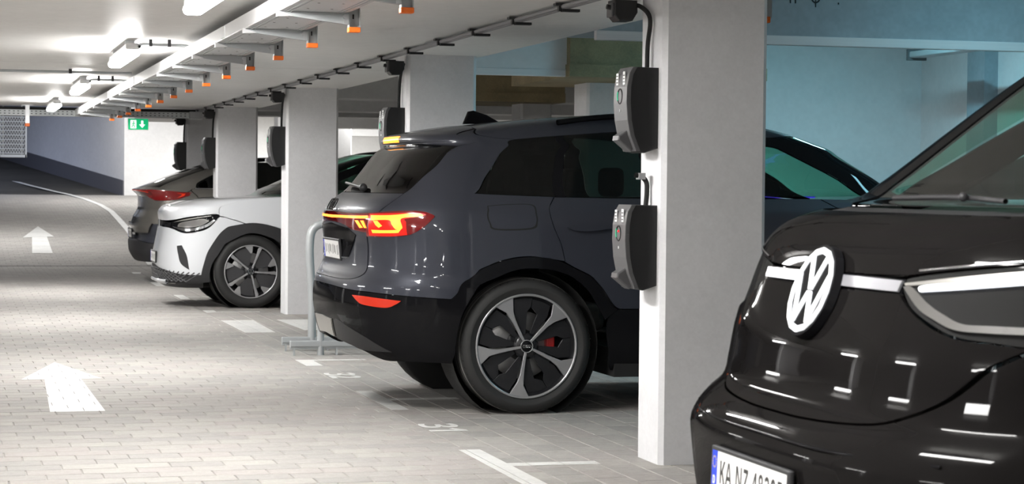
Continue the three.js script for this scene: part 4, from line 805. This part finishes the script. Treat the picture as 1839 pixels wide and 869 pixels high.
// flat supply line along the ceiling with black clips, a junction box at each pillar, a cable down to each charging unit
{
  const t = thing('supply_line', 'flat grey supply cable clipped along the ceiling above the charging units', 'cable', [3.02, 2.19, -19]);
  for (const x of [-0.02, 0.02]) part('line', rod([x - 0.04, -0.012, 11.5], [x + 0.05, -0.012, -11.4], 0.011, 8), M.cable, t);
  for (let k = 0; k < 24; k++) part('clip', [box(0.12, 0.012, 0.05, 0, -0.002, 0), box(0.09, 0.014, 0.04, 0.02, -0.032, 0.012), box(0.012, 0.04, 0.03, -0.035, -0.015, 0)], M.blackPlastic, t).position.set(-0.036 + k * 0.0037, 0, 10.6 - k * 0.93);
}
const COVER = [[0.118, 0.19], [0.136, 0.16], [0.146, 0.1], [0.148, 0.03], [0.142, -0.05], [0.128, -0.12], [0.1, -0.19]];
function chargerUnit(pos, label) {                                // wall side at x = 0, face towards -x
  const t = thing('charging_unit', label, 'charging unit', pos, 'charging units on the white pillars');
  const side = [[0, 0.185], ...COVER.map(([x, y]) => [-(x - 0.012), y * 0.985]), [-0.06, -0.195], [0, -0.175]];
  part('housing', extrude(side, 0.18, 0.006, 2).translate(0, 0, -0.09), M.blackPlastic, t);
  const shell = (y0, y1, n, mat) => { const q = COVER.filter((p) => p[1] <= y0 && p[1] >= y1), f = (y) => { for (let i = 1; i < COVER.length; i++) if (y >= COVER[i][1]) { const [a, b] = [COVER[i - 1], COVER[i]], k = (y - b[1]) / (a[1] - b[1]); return b[0] + (a[0] - b[0]) * k; } return 0.1; };
    const line = [[f(y0), y0], ...q.filter((p) => p[1] < y0 - 0.005 && p[1] > y1 + 0.005), [f(y1), y1]];
    return part(n, extrude([...line.map(([x, y]) => [-x, y]), ...line.reverse().map(([x, y]) => [-x + 0.016, y])], 0.19, 0.003, 2).translate(0, 0, -0.095), mat, t); };
  shell(0.19, 0.062, 'front_cover', M.greyPlastic); shell(0.058, -0.096, 'front_cover', M.greyPlastic); shell(-0.1, -0.19, 'lower_cover', M.greyPlastic);
  part('status_ring', new THREE.TorusGeometry(0.034, 0.003, 8, 40).rotateY(Math.PI / 2).translate(-0.151, 0.06, 0), M.hole, t);
  part('status_light', new THREE.TorusGeometry(0.034, 0.0034, 8, 16, 1.3).rotateZ(-0.6).rotateY(Math.PI / 2).translate(-0.152, 0.06, 0), std(rgb(0.01, 0.25, 0.13), 0.4, { emissive: rgb(0.01, 0.5, 0.22), emissiveIntensity: 0.6 }), t, 'green lit arc');
  part('label', box(0.002, 0.075, 0.03, -0.146, 0.135, 0.045).rotateZ(0.0), M.sticker, t, 'white printed sticker');
  part('label', box(0.002, 0.075, 0.03, -0.146, 0.13, -0.055), M.sticker, t, 'white printed sticker');
  part('label_print', [0, 1, 2, 3].flatMap((k) => [-0.055, 0.045].map((z) => box(0.001, 0.006, 0.022, -0.1476, 0.11 + k * 0.015, z))), M.greyPlastic, t);
  part('key_symbol', box(0.002, 0.012, 0.01, -0.15, -0.005, 0), M.sticker, t);
  part('socket_hood', extrude([[-0.125, -0.1], [-0.168, -0.128], [-0.17, -0.14], [-0.115, -0.185], [-0.1, -0.16]], 0.075, 0.008, 2).translate(0, 0, -0.02), M.greyPlastic, t);
  part('socket_catch', rbox(0.018, 0.018, 0.02, 0.004, -0.118, -0.178, 0.035), M.silverPlastic, t);
  return t;
}
const UNIT_Z = PILLARS.map((z) => z - 0.16);
const unit = chargerUnit([3.135, 1.632, UNIT_Z[0]], 'upper black and grey charging unit on the nearest white pillar');
copyOf(unit, [3.135, 1.0, UNIT_Z[0]], 'lower black and grey charging unit on the nearest white pillar');
{ const low = scene.children[scene.children.length - 1]; part('fault_light', new THREE.SphereGeometry(0.006, 10, 8).translate(-0.152, 0.07, 0.004), std(rgb(0.4, 0.01, 0.01), 0.4, { emissive: rgb(1, 0.02, 0.03), emissiveIntensity: 0.8 }), low, 'red lit dot'); }
copyOf(unit, [3.135, 1.632, UNIT_Z[1]], 'charging unit on the second white pillar, just above the spoiler of the grey SUV');
copyOf(unit, [3.135, 1.632, UNIT_Z[2]], 'charging unit on the third white pillar, above the bonnet of the white crossover');
copyOf(unit, [3.135, 1.632, UNIT_Z[3]], 'charging unit on the fourth white pillar, above the roof of the coupe');
copyOf(unit, [3.135, 1.632, UNIT_Z[4]], 'farthest charging unit, on the last white pillar by the bright wall');
const ORD = ['nearest', 'second', 'third', 'fourth', 'last'];
UNIT_Z.forEach((z, i) => {
  const zj = z + (i ? 0.16 : -0.18), j = thing('junction_box', `black junction box on the supply line at the ${ORD[i]} white pillar`, 'junction box', [3.05, 2.098, zj], 'junction boxes on the supply line');
  part('box_body', extrude([[-0.05, 0.045], [0.05, 0.045], [0.052, -0.005], [0.03, -0.04], [-0.03, -0.042], [-0.05, -0.02]], 0.1, 0.006, 2).translate(0, 0, -0.05), M.blackPlastic, j);
  part('box_lid', rbox(0.012, 0.065, 0.085, 0.005, -0.06, 0.004, 0), M.greyPlastic, j);
  part('gland', [rod([-0.085, 0.02, 0.02], [-0.06, 0.015, 0.02], 0.012), rod([0, 0.03, -0.06], [0, 0.03, -0.085], 0.014)], M.blackPlastic, j);
  const c = thing('drop_cable', `black cable from the supply line to the charging unit on the ${ORD[i]} white pillar`, 'cable', [3.12, 1.83, z], 'cables down to the charging units');
  part('cable', tube([[-0.006, 0.3, zj - z], [0.0, 0.29, (zj - z) * 0.7], [0.0, 0.22, 0.02], [-0.004, 0.1, 0], [-0.006, -0.02, 0]], 0.011), M.blackRubber, c);
});
{
  const c = thing('drop_cable', 'short black cable with a metal clip above the lower charging unit', 'cable', [3.12, 1.2, UNIT_Z[0]]);
  part('cable', tube([[-0.006, -0.02, 0], [0.0, 0.05, 0], [-0.004, 0.1, 0], [-0.03, 0.125, 0], [-0.06, 0.13, 0.0]], 0.012), M.blackRubber, c);
  part('clip', [box(0.03, 0.03, 0.05, -0.03, 0.125, 0)], M.silverPlastic, c);
}
// perforated tray crossing the aisle at the far end, its hanger, the exit sign
{
  const t = thing('perforated_tray', 'perforated cable tray crossing the aisle at the far end', 'cable tray', [1.0, 2.105, -26.55]);
  const s = new THREE.Shape([[-4, -0.036], [1.95, -0.036], [1.95, 0.036], [-4, 0.036]].map((p) => new THREE.Vector2(...p)));
  for (let i = 0; i < 110; i++) { const x = -3.95 + i * 0.0533; for (const y of [-0.016, 0.014]) { const h = new THREE.Path(); h.moveTo(x, y); h.lineTo(x + 0.022, y); h.lineTo(x + 0.022, y + 0.009); h.lineTo(x, y + 0.009); h.lineTo(x, y); s.holes.push(h); } }
  part('tray_side', [extrude(s, 0.003), box(5.95, 0.003, 0.12, -1.025, -0.036, -0.06)], M.galvanised, t);
  part('tray_back', box(5.95, 0.07, 0.003, -1.025, 0, -0.12), M.hole, t);
  part('tray_cables', rod([-4, 0.05, -0.05], [1.95, 0.05, -0.05], 0.022, 8), M.blackRubber, t);
  const p = part('hanger_post', [box(0.05, 0.3, 0.004, -0.1, 0.02, 0.012), box(0.14, 0.006, 0.1, -0.1, 0.09, 0)], M.zinc, t);
  part('orange_cap', rbox(0.06, 0.04, 0.05, 0.006, -0.1, -0.15, 0.01), M.orange, t);
  part('end_box', rbox(0.16, 0.09, 0.1, 0.008, 1.95, 0.0, 0), M.silverPlastic, t);
}
{
  const c = document.createElement('canvas'); c.width = 256; c.height = 128; const g = c.getContext('2d');
  g.fillStyle = '#00a86b'; g.fillRect(0, 0, 256, 128); g.fillStyle = '#fff'; g.fillRect(28, 14, 76, 100);
  g.fillStyle = '#00a86b'; g.beginPath(); g.arc(70, 34, 8, 0, 7); g.fill(); g.lineWidth = 10; g.strokeStyle = '#00a86b'; g.lineCap = 'round';
  for (const l of [[70, 46, 64, 72], [64, 72, 82, 84], [82, 84, 80, 104], [64, 72, 54, 90], [54, 90, 42, 94], [70, 50, 86, 62], [68, 50, 52, 60]]) { g.beginPath(); g.moveTo(l[0], l[1]); g.lineTo(l[2], l[3]); g.stroke(); }
  g.fillStyle = '#fff'; g.beginPath(); g.moveTo(180, 108); g.lineTo(140, 66); g.lineTo(166, 66); g.lineTo(166, 20); g.lineTo(194, 20); g.lineTo(194, 66); g.lineTo(220, 66); g.fill();
  const tex = new THREE.CanvasTexture(c); tex.colorSpace = THREE.SRGBColorSPACE ?? THREE.SRGBColorSpace;
  const t = thing('exit_sign', 'green lit emergency exit sign with a white downward arrow', 'exit sign', [2.21, 1.975, -26.2]);
  part('sign_case', rbox(0.25, 0.145, 0.03, 0.006, 0, 0, -0.018), M.sticker, t);
  part('sign_face', new THREE.PlaneGeometry(0.24, 0.13).translate(0, 0, 0.0), std(0xffffff, 0.4, { map: tex, emissive: 0xffffff, emissiveMap: tex, emissiveIntensity: 0.9 }), t);
  part('sign_rod', rod([0.03, 0.07, -0.015], [0.03, 0.22, -0.015], 0.005), M.zinc, t);
}
// pale blue lattice grille on the ramp wall
{
  const t = thing('lattice_grille', 'pale blue framed metal lattice grille hanging before the ramp wall', 'grille', [1.31, 1.78, -48]);
  const blue = std(rgb(0.82, 0.88, 0.98), 0.4), bars = [];
  for (const [w, h, x, y] of [[0.035, 0.98, -0.28, 0.49], [0.035, 0.98, 0.29, 0.49], [0.6, 0.06, 0, 0.03], [0.6, 0.03, 0, 0.97]]) part('frame_bar', box(w, h, 0.06, x, y, 0), blue, t);
  for (let k = 0; k < 9; k++) {
    const r = new THREE.Group(); r.name = 'lattice_row'; r.position.set(0, 0.09 + k * 0.1, 0); t.add(r);
    part('bar', box(0.53, 0.024, 0.03, 0, 0, 0), blue, r);
    const d = []; for (let i = 0; i < 9; i++) d.push(stroke([-0.26 + i * 0.058, 0.01], [-0.232 + i * 0.058, 0.09], 0.012, 0.02), stroke([-0.232 + i * 0.058, 0.09], [-0.204 + i * 0.058, 0.01], 0.012, 0.02));
    if (k < 8) part('diagonals', d, blue, r);
  }
  part('back_sheet', box(0.56, 0.96, 0.01, 0, 0.49, -0.05), std(rgb(0.1, 0.11, 0.16), 0.7), t);
  part('hanger', [box(0.03, 2.4, 0.03, -0.2, 1.2 + 0.0, -0.04), box(0.03, 2.4, 0.03, 0.2, 1.2, -0.04)], M.zinc, t);
}
// tubular hoop guard beside the grey SUV
{
  const t = thing('hoop_guard', 'galvanised tubular hoop barrier on foot rails behind the grey SUV', 'barrier', [2.66, 0, -15.75]);
  for (const z of [-0.2, 0.2]) {
    const b = part('foot_rail', [rbox(1.1, 0.045, 0.05, 0.008, 0.32, 0.085, 0), rbox(1.1, 0.02, 0.03, 0.004, 0.32, 0.055, 0.0)], M.galvanised, t); b.position.z = z;
    for (const x of [-0.2, 0.12, 0.5, 0.8]) part('foot', box(0.012, 0.06, 0.04, x, 0.03, z), M.galvanised, t);
  }
  part('hoop', tube([[0, 0.02, -0.2], [0, 0.4, -0.2], [-0.02, 0.8, -0.2], [0.0, 0.92, -0.2], [0.06, 0.965, -0.2], [0.3, 0.97, -0.2], [0.8, 0.97, -0.2]], 0.032, 60, 16), M.galvanised, t);
  part('hoop', tube([[0.0, 0.0, 0.2], [0, 0.12, 0.2], [0.0, 0.2, 0.2], [0.0, 0.4, 0.2], [0.1, 0.44, 0.2], [0.7, 0.44, 0.2]], 0.026, 40, 16), M.galvanised, t);
}
// unlit fitting under the right beam; printed marks on the beam
{
  const t = thing('unlit_fitting', 'dark unlit batten fitting under the blue-lit beam at the right', 'lamp fitting', [7.55, 2.36, -15.2]);
  part('batten', rbox(0.14, 0.05, 1.1, 0.012, 0, 0, 0), M.galvanised, t); part('batten_end', box(0.16, 0.09, 0.04, 0, 0, -0.55), M.greyPlastic, t); part('hanger', [rod([0, 0, 0.3], [0, 0.6, 0.3], 0.006), rod([0, 0, -0.3], [0, 0.6, -0.3], 0.006)], M.zinc, t);
}
{
  const mark = std(rgb(0.03, 0.04, 0.045), 0.8), g = [];
  const x0 = 4.98, y = 2.395;
  g.push(box(0.008, 0.06, 0.001, x0 - 0.045, y + 0.035, 0), box(0.008, 0.06, 0.001, x0 - 0.012, y + 0.035, 0), new THREE.TorusGeometry(0.026, 0.0045, 4, 28).scale(1, 1, 0.1).translate(x0 + 0.12, y + 0.04, 0), box(0.007, 0.1, 0.001, x0 + 0.12, y + 0.035, 0), box(0.009, 0.012, 0.001, x0 + 0.27, y + 0.012, 0));
  const t = part('beam_print', g, mark, scene); t.position.set(0, 0, -12.048); t.userData = { label: 'black printed characters on the blue-lit beam, cut by the top edge', category: 'printed mark' };
}
{
  const t = thing('orange_capped_post', 'orange capped steel post at the top of the nearest pillar', 'post', [3.71, 2.12, -9.4]);
  part('post', box(0.05, 0.2, 0.05, 0.012, 0.06, 0), M.galvanised, t); part('orange_cap', rbox(0.06, 0.03, 0.06, 0.005, 0.0, -0.05, 0), M.orange, t);
}
// painted arrows, bay lines and numbers
paint('direction_arrow', 'large white arrow on the aisle paving in the foreground', [[0.706, -15.167], [0.438, -13.884], [0.584, -13.884], [0.532, -11.92], [0.832, -11.92], [0.813, -13.9], [0.942, -13.9]]);
const edge = (s) => [`white bay line ${s}`];
paint('bay_line', 'white T-shaped bay line in front of the nearest pillar', [[2.365, -9.88], [2.47, -9.88], [2.47, -9.365], [2.89, -9.365], [2.89, -9.268], [2.47, -9.268], [2.47, -8.6], [2.365, -8.6]], M.marking, 'white bay lines');
paint('bay_line', 'white T-shaped bay line in the shadow under the grey SUV', [[2.41, -12.8], [2.51, -12.8], [2.51, -12.33], [2.93, -12.33], [2.93, -12.23], [2.51, -12.23], [2.51, -11.7], [2.41, -11.7]], M.marking, 'white bay lines');
paint('bay_line', 'white corner bay line in front of the tubular hoop barrier', [[2.4, -15.13], [2.91, -15.13], [2.91, -15.03], [2.52, -15.03], [2.52, -14.62], [2.4, -14.62]], M.marking, 'white bay lines');
paint('bay_block', 'wide white painted block left of the third white pillar', [[2.41, -19.55], [2.71, -19.55], [2.68, -17.95], [2.42, -17.95]], M.marking, 'white bay lines');
paint('bay_block', 'white painted block behind the tubular hoop barrier', [[2.94, -19.6], [3.3, -19.6], [3.3, -18.2], [2.97, -18.2]], M.marking, 'white bay lines');
paint('bay_line', 'white bay line at the front wheel of the white crossover', [[2.425, -24.0], [2.53, -24.0], [2.53, -23.6], [2.95, -23.6], [2.95, -23.5], [2.53, -23.5], [2.52, -23.12], [2.42, -23.12]], M.marking, 'white bay lines');
paint('bay_line', 'white bay line just before the third white pillar', [[2.42, -21.1], [2.53, -21.1], [2.53, -20.86], [2.95, -20.86], [2.95, -20.78], [2.53, -20.78], [2.42, -20.7]], M.marking, 'white bay lines');
paint('bay_line', 'short white bay line under the nose of the white crossover', [[2.44, -27.04], [2.55, -27.04], [2.53, -26.03], [2.43, -26.03]], M.marking, 'white bay lines');
paint('bay_line', 'farthest short white bay line, near the drain channel', [[2.45, -30.03], [2.58, -30.03], [2.54, -29.58], [2.44, -29.58]], M.marking, 'white bay lines');
for (const [txt, x, z, label] of [['31', 2.4, -11.0, 'white bay number 31 on the paving before the grey SUV'], ['32', 2.42, -14.06, 'white bay number 32 on the paving beside the grey SUV tail']]) {
  const shapes = font.generateShapes(txt, 0.2), g = shapes.map((s) => new THREE.ExtrudeGeometry(s, { depth: 0.0012, bevelEnabled: false, curveSegments: 6 }));
  const m = part('bay_number', g, M.marking, scene); m.geometry.scale(1.35, 1, 1).rotateX(-Math.PI / 2).rotateY(-Math.PI / 2); m.position.set(x, 0.001, z); m.userData = { label, category: 'road marking', group: 'bay numbers' };
}
{ // markings on the slope
  const onRamp = (x, z, up = 0.006) => [x, SLOPE * (-z - 32.3) + up, z];
  const strip = (name, label, tri) => { const P = tri.flat(2), g = new THREE.BufferGeometry(); g.setAttribute('position', new THREE.Float32BufferAttribute(P, 3)); const I = []; return { g, P }; };
  const sheet = (rows, name, label, cat) => {                     // rows of left and right points
    const P = [], I = []; rows.forEach(([a, b], i) => { P.push(...a, ...b); if (i) I.push(2 * i - 2, 2 * i - 1, 2 * i, 2 * i - 1, 2 * i + 1, 2 * i); });
    const n = P.length / 3; for (let i = 0; i < n; i++) P.push(P[3 * i], P[3 * i + 1] - 0.004, P[3 * i + 2]);
    const E = (a, b) => I.push(a, a + n, b, b, a + n, b + n); for (let i = 2; i < n; i += 2) { E(i - 2, i); E(i + 1, i - 1); } E(1, 0); E(n - 2, n - 1);
    const g = new THREE.BufferGeometry(); g.setAttribute('position', new THREE.Float32BufferAttribute(P, 3)); g.setAttribute('uv', new THREE.Float32BufferAttribute(P.filter((_, i) => i % 3 !== 1), 2)); g.setIndex(I); const f = g.toNonIndexed(); f.computeVertexNormals();
    const m = part(name, f, M.marking, scene); m.userData = { label, category: cat }; return m;
  };
  const side = (pts, w) => pts.map(([x, y, z], i) => { const q = pts[Math.min(pts.length - 1, i + 1)], r = pts[Math.max(0, i - 1)], t = V3(q[0] - r[0], 0, q[2] - r[2]).normalize(); return [[x - t.z * -w / 2, y, z - t.x * w / 2], [x + t.z * -w / 2, y, z + t.x * w / 2]]; });
  const line = [[2.95, -32.45], [3.02, -35.5], [3.12, -37.9], [3.15, -39.6], [3.18, -42], [3.2, -44.4], [3.12, -46.4], [2.9, -48.5]].map((p) => onRamp(...p));
  sheet(side([...line, [2.62, 0.965, -49.9], [2.36, 1.02, -50.5], [1.78, 1.17, -52], [1.17, 1.35, -54], [0.4, 1.6, -56.5]], 0.12).map(([a, b]) => [b, a]).map(([a, b]) => [a, b]), 'lane_line', 'long white line curving up the ramp to the left', 'road marking');
  sheet([[onRamp(1.2, -37.53), onRamp(1.74, -37.79)], [onRamp(1.555, -40.11), onRamp(1.56, -40.11)]], 'direction_arrow', 'white arrow on the paved ramp, small and far away', 'road marking').name = numbered('direction_arrow_head');
  const m = scene.children.pop(); m.parent = null;                // its head and stem make one arrow
  const stem = sheet([[onRamp(1.25, -34.45), onRamp(1.57, -34.45)], [onRamp(1.36, -37.6), onRamp(1.62, -37.75)]], 'direction_arrow', 'white arrow on the paved ramp, small and far away', 'road marking');
  m.name = 'arrow_head'; m.userData = {}; stem.add(m);
}

renderer.render(scene, camera);
